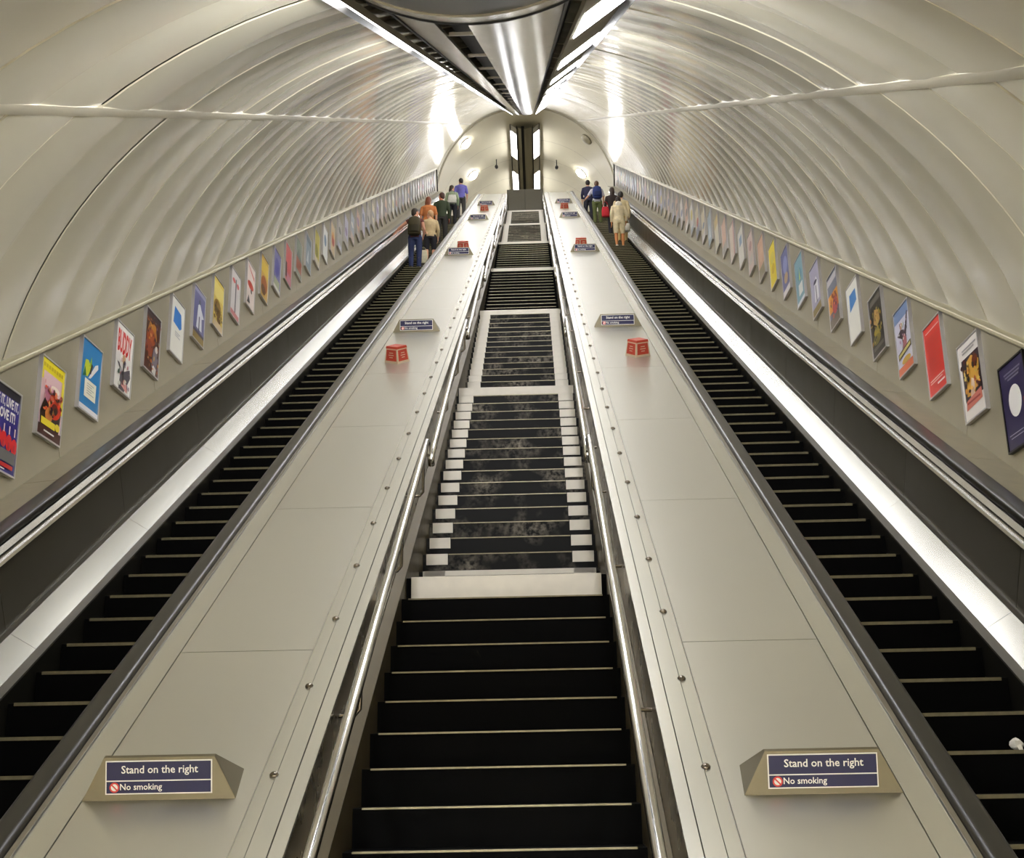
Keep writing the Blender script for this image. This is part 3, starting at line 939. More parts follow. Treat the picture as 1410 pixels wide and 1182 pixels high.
WH, BK = (236, 233, 226), (24, 22, 26)
def clutter(seed, n, box, cols, r0=.02, r1=.07):
    q = random.Random(seed)
    out = []
    for i in range(n):
        cx, cy = q.uniform(box[0], box[2]), q.uniform(box[1], box[3])
        a, b, w = q.uniform(r0, r1), q.uniform(r0, r1) * .7, q.uniform(0, PI)
        pts = []
        for j in range(7):
            t_ = 2 * PI * j / 7 + w
            k_ = q.uniform(.6, 1.2)
            pts.append((cx + a * k_ * math.cos(t_), cy + b * k_ * math.sin(t_)))
        c = cols[q.randrange(len(cols))]
        out.append(('p', pts, tuple(max(0, min(255, v + q.randrange(-16, 17))) for v in c)))
    return out
def lines(x0, x1, y, n, dy, col, hh=0.008):
    return [('r', x0, y - i * dy, x1 - (0.1 if i % 2 else 0), y - i * dy + hh, col) for i in range(n)]
LEFT = [
    ('navy poster of red figures reading "LOVE IT!", cut by the frame', (52, 44, 128),
     [('r', 0, .90, 1, 1, (34, 30, 40)), ('t', 'SEE IT, LIVE IT,', .04, .78, .92, .11, WH), ('t', 'LOVE IT!', .2, .62, .66, .12, WH)]
     + [('e', .1 + .2 * i, .42 - .02 * i, .11, .10, (222, 44, 48)) for i in range(5)]
     + [('r', .06 + .2 * i, .46, .10 + .2 * i, .56, (226, 205, 200)) for i in range(5)]
     + [('r', .06 + .2 * i, .28, .11 + .2 * i, .36, (190, 60, 70)) for i in range(5)]
     + [('r', 0, .12, .95, .26, (112, 110, 108)), ('r', 0, .05, .9, .10, (196, 40, 40)), ('r', .04, .02, .6, .035, WH)]),
    ('yellow topped poster with pink ground and round red shape', (226, 190, 192),
     [('r', 0, .84, 1, 1, (240, 222, 40)), *[('r', .06 + .11 * i, .89, .145 + .11 * i, .94, (206, 184, 34)) for i in range(8)], ('r', 0, .72, .08, .84, (240, 222, 60)), ('r', .9, .4, 1, .84, (236, 220, 70)),
      ('p', [(.05, .3), (.3, .62), (.55, .5), (.95, .42), (.9, .12), (.1, .1)], (52, 30, 20)), ('e', .62, .44, .32, .16, (222, 62, 30)), ('e', .66, .42, .14, .07, (120, 30, 20)),
      ('e', .42, .3, .16, .10, (214, 130, 60)), ('e', .3, .56, .12, .1, (190, 120, 140)), ('e', .6, .66, .2, .05, (244, 226, 210)), ('r', 0, 0, 1, .13, (70, 28, 20)),
      ('r', .1, .14, .72, .23, (236, 214, 50)), ('e', .82, .2, .1, .05, (236, 214, 50)), ('r', .25, .06, .7, .08, WH)] + clutter(1, 34, (.1, .26, .9, .7), [(206, 70, 36), (90, 36, 24), (226, 170, 110), (40, 24, 20), (200, 150, 160), (214, 110, 60)])),
    ('sky blue poster with yellow green sketch and white notice panel', (40, 128, 190),
     [('p', [(.12, .48), (.2, .72), (.34, .74), (.5, .66), (.36, .5)], (196, 208, 50)), ('p', [(.4, .66), (.48, .82), (.54, .68)], (150, 190, 60)), ('p', [(.1, .46), (.2, .62), (.28, .5)], (30, 110, 70)),
      ('p', [(.38, .48), (.5, .5), (.86, .72), (.84, .78), (.7, .74)], WH), ('p', [(.42, .56), (.5, .72), (.58, .7), (.5, .56)], (60, 60, 50)), ('r', .22, .2, .82, .46, (238, 234, 214)), ('r', 0, 0, 1, .07, (232, 230, 236))]
     + lines(.34, .7, .40, 5, .035, (140, 140, 130))),
    ('white poster with tall red "BUDDY" lettering and a grey guitar figure', WH,
     [('r', .08, .55, .94, .94, (236, 226, 220)), ('t', 'BUDDY', .1, .58, .82, .34, (214, 44, 36)), ('p', [(.3, .0), (.36, .3), (.2, .44), (.14, .4), (.5, .3), (.9, .42), (.96, .3), (.74, .1), (.62, .0)], (84, 78, 86)),
      ('e', .52, .5, .1, .08, (196, 160, 120)), ('r', .0, .4, .3, .56, (226, 222, 216)), ('p', [(.45, .08), (.8, .02), (.82, .14), (.5, .2)], (226, 160, 154)), ('r', .48, .1, .54, .44, (60, 52, 50))] + clutter(2, 22, (.2, .05, .9, .5), [(90, 84, 92), (60, 54, 60), (150, 140, 140), (216, 206, 200), (186, 120, 110)])),
    ('dark brown film poster with orange faces', (88, 48, 34),
     [('r', 0, .9, 1, 1, (52, 34, 40)), ('p', [(.1, .6), (.3, .88), (.7, .82), (.8, .6), (.4, .5)], (196, 130, 40)), ('e', .4, .58, .3, .14, (176, 84, 40)), ('e', .3, .38, .26, .14, (150, 70, 44)),
      ('p', [(.5, .1), (.6, .42), (.8, .52), (.95, .3), (.8, .08)], (122, 110, 120)), ('e', .8, .45, .1, .06, (220, 210, 200)), ('p', [(.55, .02), (.6, .16), (.85, .12), (.8, .0)], (214, 210, 206)), ('r', 0, .82, .5, .86, (120, 60, 30))] + clutter(3, 46, (.06, .06, .94, .94), [(180, 100, 40), (96, 44, 30), (140, 70, 40), (60, 34, 34), (200, 150, 80), (120, 106, 116)])),
    ('plain white poster with one blue square, sixth up the left wall', (238, 236, 226),
     [('p', [(.18, .56), (.24, .86), (.76, .82), (.84, .58), (.7, .52)], (44, 122, 204))] + lines(.35, .75, .42, 3, .035, (150, 150, 160), .012)),
    ('indigo poster with a white standing figure and mustard foot', (104, 104, 150),
     [('r', 0, .92, 1, 1, (150, 150, 180)), ('p', [(.3, .25), (.4, .7), (.55, .76), (.7, .66), (.95, .55), (.75, .5), (.8, .25)], (224, 226, 234)), ('r', .5, .2, .58, .5, (60, 60, 96)), ('e', .52, .78, .08, .05, (80, 90, 110)), ('r', 0, 0, 1, .16, (142, 118, 50)), ('r', 0, .14, 1, .2, (70, 60, 80))]),
    ('golden yellow poster with brown desert scene', (222, 196, 92),
     [('r', 0, .62, 1, .92, (232, 214, 120)), ('e', .45, .42, .36, .18, (150, 116, 40)), ('e', .5, .34, .26, .1, (112, 84, 30)), ('r', .1, .0, 1, .14, (214, 190, 150)), ('e', .6, .2, .2, .06, (120, 90, 40))] + clutter(4, 26, (.1, .16, .9, .55), [(120, 92, 36), (160, 126, 50), (196, 160, 70), (90, 70, 30)])),
    ('white poster with red spots and a dark upright line', (216, 210, 208),
     [('r', .48, .12, .58, .86, (70, 72, 78)), ('e', .3, .78, .16, .05, (206, 90, 96)), ('e', .75, .76, .12, .06, (206, 90, 96)), ('r', .05, .0, .95, .12, (196, 120, 120))]),
    ('white poster with a red crown-like band and red brush mark', (230, 214, 206),
     [('p', [(.1, .95), (.9, .8), (.95, .72), (.3, .88)], (204, 70, 66)), ('e', .5, .52, .36, .09, (208, 72, 52)), ('e', .6, .4, .1, .05, (90, 80, 76)), ('p', [(.1, .05), (.5, .1), (.3, .26)], (70, 66, 66))]),
    ('amber poster with brown crowd', (206, 168, 84), [('r', 0, .6, 1, .9, (222, 190, 70)), ('e', .5, .35, .4, .2, (168, 96, 48)), ('e', .4, .2, .3, .12, (110, 70, 36))]),
    ('violet blue poster with pale lower strip', (120, 118, 164), [('e', .5, .6, .3, .24, (84, 82, 156)), ('r', .1, .1, .9, .3, (170, 176, 140)), ('r', 0, 0, 1, .1, (220, 216, 206))]),
    ('rose red poster with black stroke', (198, 104, 104), [('e', .6, .6, .3, .3, (206, 86, 88)), ('r', .1, .1, .3, .5, (50, 36, 36)), ('r', .3, .05, .9, .25, (196, 130, 150))]),
    ('grey green poster with rust red lower half', (132, 142, 126), [('r', 0, .15, 1, .5, (160, 92, 72)), ('p', [(.1, .5), (.5, .8), (.9, .5)], (100, 116, 110))]),
    ('slate blue poster with white strokes', (134, 148, 158), [('p', [(.2, .2), (.5, .6), (.6, .2)], (206, 210, 212)), ('r', 0, .8, 1, .95, (100, 112, 122))]),
    ('olive yellow poster with dark lower corner', (190, 178, 84), [('e', .4, .4, .3, .2, (140, 136, 40)), ('r', 0, 0, 1, .2, (206, 196, 176))]),
    ('white poster with small slate blue patch', (222, 222, 218), [('e', .5, .6, .26, .18, (96, 128, 156))]),
    ('peach poster with crimson middle', (208, 186, 150), [('e', .6, .5, .3, .2, (190, 96, 88)), ('e', .6, .66, .25, .1, (214, 160, 80))]),
]
RIGHT = [
    ('dark navy poster with a big white oval', (46, 38, 78),
     [('r', .16, .88, .84, .90, (120, 116, 140)), ('r', .2, .84, .8, .86, (120, 116, 140)), ('r', .3, .80, .76, .82, (120, 116, 140)), ('e', .5, .53, .26, .19, (236, 234, 230)), ('r', .82, .42, 1, .5, (150, 60, 50)),
      ('r', .1, .16, .8, .17, (170, 168, 190)), ('r', .16, .12, .7, .13, (170, 168, 190))]),
    ('white bordered poster with gold and dark painting and red words', (232, 226, 220),
     [('r', .1, .24, 1, .8, (58, 44, 50)), ('p', [(.2, .3), (.35, .74), (.6, .78), (.92, .66), (.85, .4), (.5, .28)], (226, 172, 70)), ('e', .74, .68, .14, .08, (120, 50, 20)), ('p', [(.36, .24), (.5, .5), (.62, .46), (.6, .26)], (236, 208, 186)),
      ('p', [(.1, .13), (.9, .16), (.9, .3), (.15, .25)], (206, 120, 104)), ('r', .16, .2, .82, .225, (160, 40, 34)), ('r', .2, .9, .9, .92, (168, 164, 164)), ('r', .2, .86, .8, .88, (168, 164, 164))] + clutter(5, 34, (.16, .3, .94, .76), [(226, 172, 70), (240, 200, 110), (96, 50, 30), (60, 40, 44), (196, 120, 60)])),
    ('plain bright red poster with faint white lines', (226, 66, 54),
     [('r', .12, .9, .9, .915, (240, 190, 180)), ('r', .1, .2, .9, .215, (244, 200, 190)), ('r', .1, .165, .8, .18, (244, 200, 190)), ('r', .5, .1, .92, .125, (250, 230, 224))]
     + lines(.12, .86, .8, 14, .04, (216, 90, 80), .01)),
    ('pale blue poster with a leaping dark dancer and gold lettering', (206, 204, 220),
     [('r', 0, .82, 1, 1, (120, 142, 182)), ('p', [(.1, .62), (.36, .68), (.62, .62), (.86, .86), (.92, .84), (.7, .54), (.56, .5), (.66, .3), (.5, .28), (.4, .52)], (66, 50, 60)), ('e', .42, .72, .1, .05, (190, 140, 110)),
      ('p', [(.4, .36), (.5, .56), (.7, .5), (.68, .36)], (176, 110, 116)), ('p', [(.06, .24), (.94, .3), (.94, .4), (.06, .34)], (76, 66, 42)), ('p', [(.1, .27), (.9, .325), (.9, .375), (.1, .32)], (206, 190, 110)), ('e', .55, .17, .3, .05, (200, 160, 60)), ('r', 0, 0, 1, .12, (220, 112, 70))] + clutter(6, 18, (.15, .4, .85, .75), [(206, 190, 196), (90, 70, 80), (190, 140, 150), (226, 222, 230)], .015, .05)),
    ('black poster with golden figures', (58, 52, 44),
     [('r', .1, .86, .9, .95, (104, 98, 88)), ('p', [(.25, .55), (.4, .76), (.7, .7), (.75, .52), (.5, .46)], (196, 156, 88)), ('e', .5, .36, .3, .1, (168, 146, 50)), ('e', .4, .26, .3, .08, (130, 118, 50)), ('r', .1, .1, .9, .16, (110, 104, 96))] + clutter(7, 34, (.1, .2, .9, .8), [(176, 150, 70), (60, 54, 44), (206, 170, 100), (40, 36, 32), (120, 110, 60)])),
    ('plain white poster with one blue square, sixth up the right wall', (238, 236, 226),
     [('p', [(.18, .54), (.22, .84), (.78, .84), (.82, .62)], (78, 140, 208))]),
    ('slate topped poster with orange panel and red figure', (120, 124, 140),
     [('r', 0, .84, .9, .96, (196, 192, 196)), ('r', 0, .3, 1, .64, (232, 164, 66)), ('e', .6, .36, .26, .16, (196, 88, 92)), ('e', .6, .56, .2, .06, (150, 80, 30)), ('r', 0, 0, 1, .18, (126, 116, 100))] + clutter(8, 22, (.2, .16, .9, .6), [(196, 88, 92), (150, 80, 40), (226, 150, 60), (90, 60, 60)])),
    ('lilac poster with a pale figure and mustard foot', (168, 164, 186),
     [('p', [(.3, .25), (.4, .62), (.6, .74), (.8, .6), (.8, .25)], (226, 224, 230)), ('r', .5, .22, .58, .56, (70, 64, 84)), ('e', .5, .64, .2, .04, (70, 64, 84)), ('r', 0, 0, 1, .16, (140, 122, 66))]),
    ('teal blue poster with white notice panel', (128, 166, 178),
     [('e', .5, .62, .26, .14, (96, 148, 170)), ('p', [(.4, .5), (.5, .78), (.6, .5)], (196, 212, 120)), ('r', .3, .18, .8, .42, (232, 232, 226)), ('r', 0, 0, 1, .08, (224, 224, 226))]),
    ('blue violet poster with tan middle and white foot', (104, 106, 152), [('e', .5, .66, .3, .2, (150, 156, 200)), ('e', .5, .36, .26, .12, (196, 166, 120)), ('r', 0, 0, 1, .14, (226, 220, 216))]),
    ('vivid yellow poster', (236, 214, 60), [('e', .5, .4, .24, .12, (210, 180, 40)), ('e', .5, .66, .3, .14, (222, 206, 80))]),
    ('peach poster with olive foot', (206, 168, 140), [('e', .5, .6, .28, .2, (216, 178, 150)), ('r', 0, .0, 1, .3, (146, 138, 108))]),
    ('pinkish grey poster with brown mark', (206, 186, 176), [('e', .5, .66, .24, .12, (170, 130, 124)), ('r', .2, .2, .8, .4, (196, 190, 180))]),
    ('white poster with a small blue grey square', (220, 216, 206), [('r', .2, .55, .7, .8, (124, 150, 176))]),
    ('cream poster with rose edge', (214, 200, 184), [('r', .7, 0, 1, 1, (196, 150, 146))]),
    ('salmon poster with grey foot', (208, 176, 156), [('r', 0, 0, 1, .3, (176, 170, 160))]),
    ('cream poster with ochre top', (212, 204, 182), [('r', 0, .7, 1, 1, (196, 176, 120))]),
    ('pale blue poster with white strokes', (158, 174, 184), [('p', [(.2, .2), (.5, .7), (.6, .2)], (222, 224, 224))]),
]
pal = [((214, 210, 206), 'pale grey'), ((196, 178, 170), 'dusty pink'), ((170, 180, 190), 'pale slate'), ((226, 224, 218), 'white'), ((206, 196, 168), 'cream'),
       ((150, 156, 172), 'grey blue'), ((200, 168, 150), 'pale salmon'), ((176, 172, 166), 'mid grey'), ((188, 186, 204), 'pale lilac')]
ONES = ['', 'first', 'second', 'third', 'fourth', 'fifth', 'sixth', 'seventh', 'eighth', 'ninth', 'tenth', 'eleventh', 'twelfth', 'thirteenth', 'fourteenth',
        'fifteenth', 'sixteenth', 'seventeenth', 'eighteenth', 'nineteenth']
def ordinal(n):
    if n < 20:
        return ONES[n]
    t = {2: 'twent', 3: 'thirt', 4: 'fort', 5: 'fift'}[n // 10]
    return t + 'ieth' if n % 10 == 0 else t + 'y-' + ONES[n % 10]
D_S = 0.949
rnd = random.Random(11)
for sg, DES, nm in ((-1, LEFT, 'left'), (1, RIGHT, 'right')):
    for k in range(47):
        # centre of the poster along the slope
        s = 9.29 + D_S * k
        if s > S_WALL1 - 0.4:
            break
        if k < len(DES):
            txt, bg, shp = DES[k]
            label = txt if k < 8 else txt + ', %s up the %s wall' % (ordinal(k + 1), nm)
            if k < 8 and 'wall' not in label and 'past' not in label:
                label += ' on the %s wall' % nm
        else:
            bg, cn = pal[rnd.randrange(len(pal))]
            a = pal[rnd.randrange(len(pal))][0]
            b = [(96, 116, 150), (176, 90, 84), (200, 186, 100), (90, 96, 90), (230, 226, 220), (140, 120, 160)][rnd.randrange(6)]
            shp = [('r', 0, .0, 1, rnd.uniform(.1, .35), a), ('e', .5, rnd.uniform(.45, .7), .3, rnd.uniform(.08, .2), b)]
            label = '%s framed advert panel, %s up the %s wall from the frame' % (cn, ordinal(k + 1), nm)
        # top near corner sits under the trim rail
        c = P(sg * XW, s, H_TRIM)
        ztop = EYE + (c.y - PWD / 2) * math.tan(A30) + H_TRIM / C30 - 0.022
        if sg < 0:
            mtx = Matrix(((0, 0, 1), (1, 0, 0), (0, 1, 0)))
        else:
            mtx = Matrix(((0, 0, -1), (-1, 0, 0), (0, 1, 0)))
        t = thing('poster_panel', label, 'poster', (sg * XW, c.y, ztop - PHT), mtx.to_euler(), 'poster panels on the %s wall' % nm)
        link('frame', frame_dark if (k == 0 and sg > 0) else frame_me, t)
        link('sheet', sheet(shp, bg), t)

# ------------------------------------------------------------------ people
SKIN = {}
def cmat(rgb, rough=0.85, noise=0.12):
    k = tuple(rgb)
    if k not in SKIN:
        SKIN[k] = mat('cloth_%d_%d_%d' % k, rgb, rough, 0, noise, 14)
    return SKIN[k]
def remesh(name, mb, m, parent, voxel=0.014, smooth=6):
    me = mb.mesh(name, m)
    o = link(name, me)
    md = o.modifiers.new('r', 'REMESH')
    md.mode = 'VOXEL'
    md.voxel_size = voxel
    md.use_smooth_shade = True
    md2 = o.modifiers.new('s', 'SMOOTH')
    md2.factor = 0.5
    md2.iterations = smooth
    md3 = o.modifiers.new('d', 'DECIMATE')
    md3.ratio = 0.35
    dg = bpy.context.evaluated_depsgraph_get()
    me2 = bpy.data.meshes.new_from_object(o.evaluated_get(dg))
    o.modifiers.clear()
    o.data = me2
    me2.materials.clear()
    me2.materials.append(m)
    me2.polygons.foreach_set('use_smooth', [True] * len(me2.polygons))
    bpy.data.meshes.remove(me)
    o.parent = parent
    return o

def hand(mb, w, d, side):
    """palm and five fingers from wrist w along direction d"""
    d = Vector(d).normalized()
    s = Vector(side) - d * d.dot(Vector(side))
    s.normalize()
    n = d.cross(s)
    mb.tube([w, w + d * 0.04, w + d * 0.085], [(0.026, 0.018), (0.04, 0.018), (0.04, 0.015)], 8, s)
    for i, ln in enumerate((0.062, 0.074, 0.07, 0.055)):
        b = w + d * 0.078 + s * (-0.03 + 0.02 * i)
        mb.tube([b, b + d * ln * 0.5 - n * 0.006, b + d * ln * 0.85 - n * 0.022, b + d * ln - n * 0.034], [0.0095, 0.009, 0.008, 0.006], 6, s)
    b = w + d * 0.03 - s * 0.034
    mb.tube([b, b + d * 0.03 - s * 0.022, b + d * 0.056 - s * 0.026], [0.012, 0.0105, 0.007], 6, s)

def person(label, x, y, z, ht=1.72, yaw=0.0, top=(150, 140, 120), legs=(60, 64, 90), hair=(40, 28, 20), skin=(214, 164, 132), shoes=(40, 36, 34),
           arm_l=None, arm_r=None, sleeve=0.5, long_hair=False, bottoms='trousers', leglen=1.0, head_yaw=0.0, head_tilt=0.0, step_leg=0.0, hood=None, lean=0.0):
    """figure looking along local +y (up the slope)"""
    t = thing('person', label, 'person', (x, y, z), (0, 0, yaw), 'people riding the escalators')
    k = ht / 1.72
    t.scale = (k, k, k)
    V = Vector
    body = MB()
    # legs
    hipz = 0.90
    foot = {-1: V((-0.10, 0.0, 0)), 1: V((0.10, 0.02 + step_leg, 0))}
    knees = {}
    for sg in (-1, 1):
        f = foot[sg]
        hip = V((sg * 0.09, 0, hipz))
        kn = V((sg * 0.105, f.y * 0.5 + 0.025, 0.49))
        knees[sg] = kn
        body.tube([hip, hip.lerp(kn, .5), kn, kn.lerp(f, .35) + V((0, -0.015, 0)), f + V((0, -0.02, 0.10)), f + V((0, -0.02, 0.03))],
                  [0.088, 0.074, 0.055, 0.054, 0.036, 0.036], 10)
        body.tube([f + V((0, -0.06, 0.035)), f + V((0, 0.06, 0.035)), f + V((0, 0.15, 0.025))], [(0.036, 0.035), (0.042, 0.03), (0.035, 0.02)], 8)
    # torso
    tors = [((0, 0, 0.82), (0.13, 0.09)), ((0, 0, 0.92), (0.165, 0.115)), ((0, 0, 1.06), (0.138, 0.095)), ((0, lean * .4, 1.22), (0.158, 0.112)),
            ((0, lean * .8, 1.34), (0.168, 0.105)), ((0, lean, 1.42), (0.13, 0.08)), ((0, lean, 1.46), (0.06, 0.055))]
    body.tube([p for p, r in tors], [r for p, r in tors], 16)
    nk = V((0, lean, 1.44))
    hc = V((0, lean + 0.025, 1.605))
    body.tube([nk, nk.lerp(hc, .6)], [0.052, 0.05], 10)
    hd = MB()
    hd.ball((0, 0, 0), (0.076, 0.095, 0.115), 16, 12)
    hd.ball((0, 0.045, -0.055), (0.055, 0.055, 0.06), 12, 8)
    hd.tube([(0, 0.085, 0.02), (0, 0.108, -0.015), (0, 0.09, -0.028)], [(0.010, 0.012), (0.017, 0.013), (0.012, 0.01)], 6)
    for sg in (-1, 1):
        hd.ball((sg * 0.078, -0.005, -0.005), (0.012, 0.02, 0.032), 8, 6)
    hm = Matrix.Translation(hc) @ Matrix.Rotation(head_yaw, 4, 'Z') @ Matrix.Rotation(head_tilt, 4, 'Y')
    hd.v = [tuple(hm @ V(v)) for v in hd.v]
    body.add(hd.v, hd.f)
    # arms
    arms = {}
    for sg, a in ((-1, arm_l), (1, arm_r)):
        sh = V((sg * 0.178, lean, 1.365))
        el, wr = a if a else ((sg * 0.235, -0.02, 1.10), (sg * 0.225, 0.07, 0.87))
        el, wr = V(el), V(wr)
        arms[sg] = (sh, el, wr)
        body.tube([V((sg * 0.10, lean, 1.37)), sh, sh.lerp(el, .5), el, el.lerp(wr, .35), wr], [0.06, 0.056, 0.046, 0.038, 0.039, 0.025], 10, V((0, 1, 0)))
        hand(body, wr, wr - el, V((0, 1, 0.3)))
    b = remesh('body', body, cmat(skin, 0.55, 0.04), t, 0.0115, 3)
    # eyes and mouth
    ey = MB()
    for sg in (-1, 1):
        ey.ball(tuple(hm @ V((sg * 0.03, 0.086, 0.005))), 0.010, 8, 6)
    part('eyes', ey, M['black'], t, smooth=60)
    mo = MB()
    mo.ball(tuple(hm @ V((0, 0.094, -0.06))), (0.022, 0.008, 0.006), 8, 6)
    part('mouth', mo, cmat((150, 70, 66)), t, smooth=60)
    # hair
    hr = MB()
    hr.ball((0, -0.012, 0.025), (0.089, 0.103, 0.112), 16, 10)
    cut = []
    if long_hair:
        hr.tube([(0, -0.05, 0.02), (0, -0.085, -0.09), (0, -0.085, -0.2), (0, -0.075, -0.29)], [(0.08, 0.06), (0.088, 0.045), (0.08, 0.035), (0.04, 0.02)], 12)
    else:
        hr.ball((0, -0.045, -0.02), (0.078, 0.068, 0.085), 12, 8)
    # keep the face free
    hv = []
    for v in hr.v:
        v = V(v)
        if v.y > 0.03 and v.z < 0.06:
            v.y = 0.03 + (v.y - 0.03) * 0.15
            v.x *= 0.92
        hv.append(tuple(hm @ v))
    hr.v = hv
    remesh('hair', hr, cmat(hair, 0.6, 0.2), t, 0.014, 2)
    # top
    tp = MB()
    e = 0.016
    rows = [((0, 0, 0.86), (0.178, 0.128)), ((0, 0, 0.95), (0.172, 0.124))] + [(p, (r[0] + e, r[1] + e)) for p, r in tors[2:6]] + [((0, lean, 1.45), (0.075, 0.068))]
    tp.tube([p for p, r in rows], [r for p, r in rows], 16)
    for sg in (-1, 1):
        sh, el, wr = arms[sg]
        pts = [V((sg * 0.10, lean, 1.37)), sh]
        rd = [0.075, 0.062]
        if sleeve <= 0.5:
            pts.append(sh.lerp(el, sleeve * 2))
            rd.append(0.06)
        else:
            pts += [sh.lerp(el, .5), el, el.lerp(wr, (sleeve - .5) * 2)]
            rd += [0.06, 0.053, 0.042]
        tp.tube(pts, rd, 10, V((0, 1, 0)))
    remesh('top', tp, cmat(top), t)
    if hood:
        hd_ = MB().ball((0, lean - 0.07, 1.45), (0.11, 0.075, 0.09), 12, 8)
        part('hood', hd_, cmat(hood), t, smooth=60)
    # bottoms
    bt = MB()
    bt.tube([(0, 0, 0.80), (0, 0, 0.92), (0, 0, 1.0)], [(0.15, 0.11), (0.178, 0.126), (0.158, 0.11)], 16)
    if bottoms == 'skirt':
        bt.tube([(0, 0, 0.92), (0, 0, 0.72), (0, 0.01, 0.50)], [(0.175, 0.125), (0.195, 0.15), (0.205, 0.165)], 16)
    else:
        for sg in (-1, 1):
            f = foot[sg]
            hip = V((sg * 0.09, 0, hipz))
            kn = knees[sg]
            pts = [hip, hip.lerp(kn, .5), kn]
            rd = [0.102, 0.09, 0.075]
            if bottoms == 'trousers':
                pts += [kn.lerp(f, .5), f + V((0, -0.015, 0.05))]
                rd += [0.068, 0.06]
            bt.tube(pts, rd, 10)
    remesh('bottoms', bt, cmat(legs), t)
    for sg in (-1, 1):
        f = foot[sg]
        s_ = MB()
        s_.tube([f + V((0, -0.085, 0.04)), f + V((0, -0.04, 0.048)), f + V((0, 0.06, 0.04)), f + V((0, 0.16, 0.03)), f + V((0, 0.18, 0.025))],
                [(0.03, 0.036), (0.046, 0.047), (0.05, 0.04), (0.042, 0.028), (0.02, 0.015)], 10)
        part('shoe', s_, cmat(shoes), t, smooth=60)
    return t

def backpack(label, x, y, z, rgb, w=0.15, h=0.24, d=0.09):
    t = thing('backpack', label, 'backpack', (x, y, z))
    mb = MB()
    mb.tube([(0, 0, 0), (0, 0, 0.03), (0, 0, h), (0, 0.01, 2 * h - 0.05), (0, 0.02, 2 * h)], [(w * .7, d * .7), (w, d), (w * 1.02, d * 1.05), (w * .85, d * .8), (w * .4, d * .4)], 16)
    part('pack', mb, cmat(rgb), t, smooth=70)
    mb = MB()
    mb.tube([(0, -d, 0.06), (0, -d, h * .9)], [(w * .75, 0.05), (w * .75, 0.05)], 12)
    part('front_pocket', mb, cmat(tuple(int(c * .8) for c in rgb)), t, smooth=70)
    for sg in (-1, 1):
        mb = MB()
        mb.tube([(sg * w * .55, d * .6, 0.1), (sg * w * .62, d + 0.10, h), (sg * w * .6, d + 0.1, 2 * h - 0.02), (sg * w * .5, d * .4, 2 * h - 0.06)], [(0.022, 0.008)] * 4, 8)
        part('strap', mb, cmat((40, 38, 34)), t, smooth=70)
    return t

def bag(label, x, y, z, rgb, w=0.16, d=0.07, h=0.3, name='shoulder_bag', rot=0.0, handle=0.18):
    t = thing(name, label, 'bag', (x, y, z), (0, 0, rot))
    mb = MB()
    mb.tube([(0, 0, 0), (0, 0, 0.03), (0, 0, h * .6), (0, 0, h)], [(w * .85, d * .8), (w, d), (w * .98, d), (w * .8, d * .45)], 16)
    part('pouch', mb, cmat(rgb), t, smooth=70)
    mb = MB()
    n = 9
    mb.tube([(w * .7 * math.cos(PI * i / (n - 1)), 0, h - 0.02 + handle * math.sin(PI * i / (n - 1))) for i in range(n)], 0.012, 8, Vector((0, 1, 0)))
    part('strap', mb, cmat(tuple(int(c * .7) for c in rgb)), t, smooth=70)
    return t

def tread(sg, y_want):
    """centre of the tread nearest to world y on escalator sg"""
    best = None
    for k in range(-4, 110):
        p = P(0, STEP_S[sg] + k * PITCH, H_STEP)
        if best is None or abs(p.y + T_E / 2 - y_want) < abs(best[0] - y_want):
            best = (p.y + T_E * 0.42, p.z + 0.004)
    return best

def on(sg, x, y, **kw):
    yy, zz = tread(sg, y)
    return x, yy, zz

x, y, z = on(-1, -2.88, 29.3)
person('man in dark red vest and jeans with one hand on the wall-side handrail', x, y, z, 1.76, yaw=0.0, top=(96, 48, 40), legs=(44, 54, 92), hair=(44, 32, 20),
       skin=(222, 160, 130), arm_l=((-0.38, 0.02, 1.22), (-0.55, 0.12, 1.09)), arm_r=((0.24, 0.0, 1.12), (0.2, 0.14, 0.98)), sleeve=0.12, head_yaw=-0.9)
backpack('olive brown backpack on the nearest man on the left escalator', x, y - 0.20, z + 0.90, (66, 58, 34), 0.17, 0.27, 0.10)
x, y, z = on(-1, -2.55, 29.9)
person('woman in beige cardigan and black shorts leaning to the man with the backpack', x, y, z, 1.62, yaw=0.1, top=(190, 168, 128), legs=(30, 28, 34), hair=(196, 156, 112), skin=(228, 172, 140),
       long_hair=False, bottoms='shorts', head_yaw=1.0, head_tilt=-0.22, sleeve=0.9, arm_l=((-0.24, -0.03, 1.12), (-0.14, -0.16, 0.98)))
bag('pale cream bag standing at the feet of the beige cardigan woman', x - 0.20, y - 0.08, z, (206, 200, 170), 0.14, 0.09, 0.40, 'tote_bag', handle=0.12)
x, y, z = on(-1, -2.97, 34.0)
person('woman with long reddish brown hair in an orange top, behind the front couple', x, y, z, 1.76, top=(196, 120, 66), legs=(58, 64, 42), hair=(120, 62, 36), skin=(222, 160, 124), long_hair=True, head_yaw=-0.3)
x, y, z = on(-1, -2.66, 35.2)
person('man with short brown hair and dark green jacket next to the orange top woman', x, y, z, 1.82, top=(52, 62, 40), legs=(46, 44, 40), hair=(70, 40, 28), skin=(206, 130, 100), sleeve=1.0, head_yaw=0.8)
x, y, z = on(-1, -2.78, 41.4)
person('woman in a grey green jacket with dark bob hair near the escalator top', x, y, z, 1.70, top=(142, 156, 124), legs=(34, 34, 40), hair=(58, 42, 24), sleeve=1.0, long_hair=True, head_yaw=-0.8)
bag('round white bag hanging behind the woman in the grey green jacket', x + 0.02, y - 0.24, z + 0.84, (208, 206, 196), 0.17, 0.06, 0.34, 'shoulder_bag', handle=0.2)
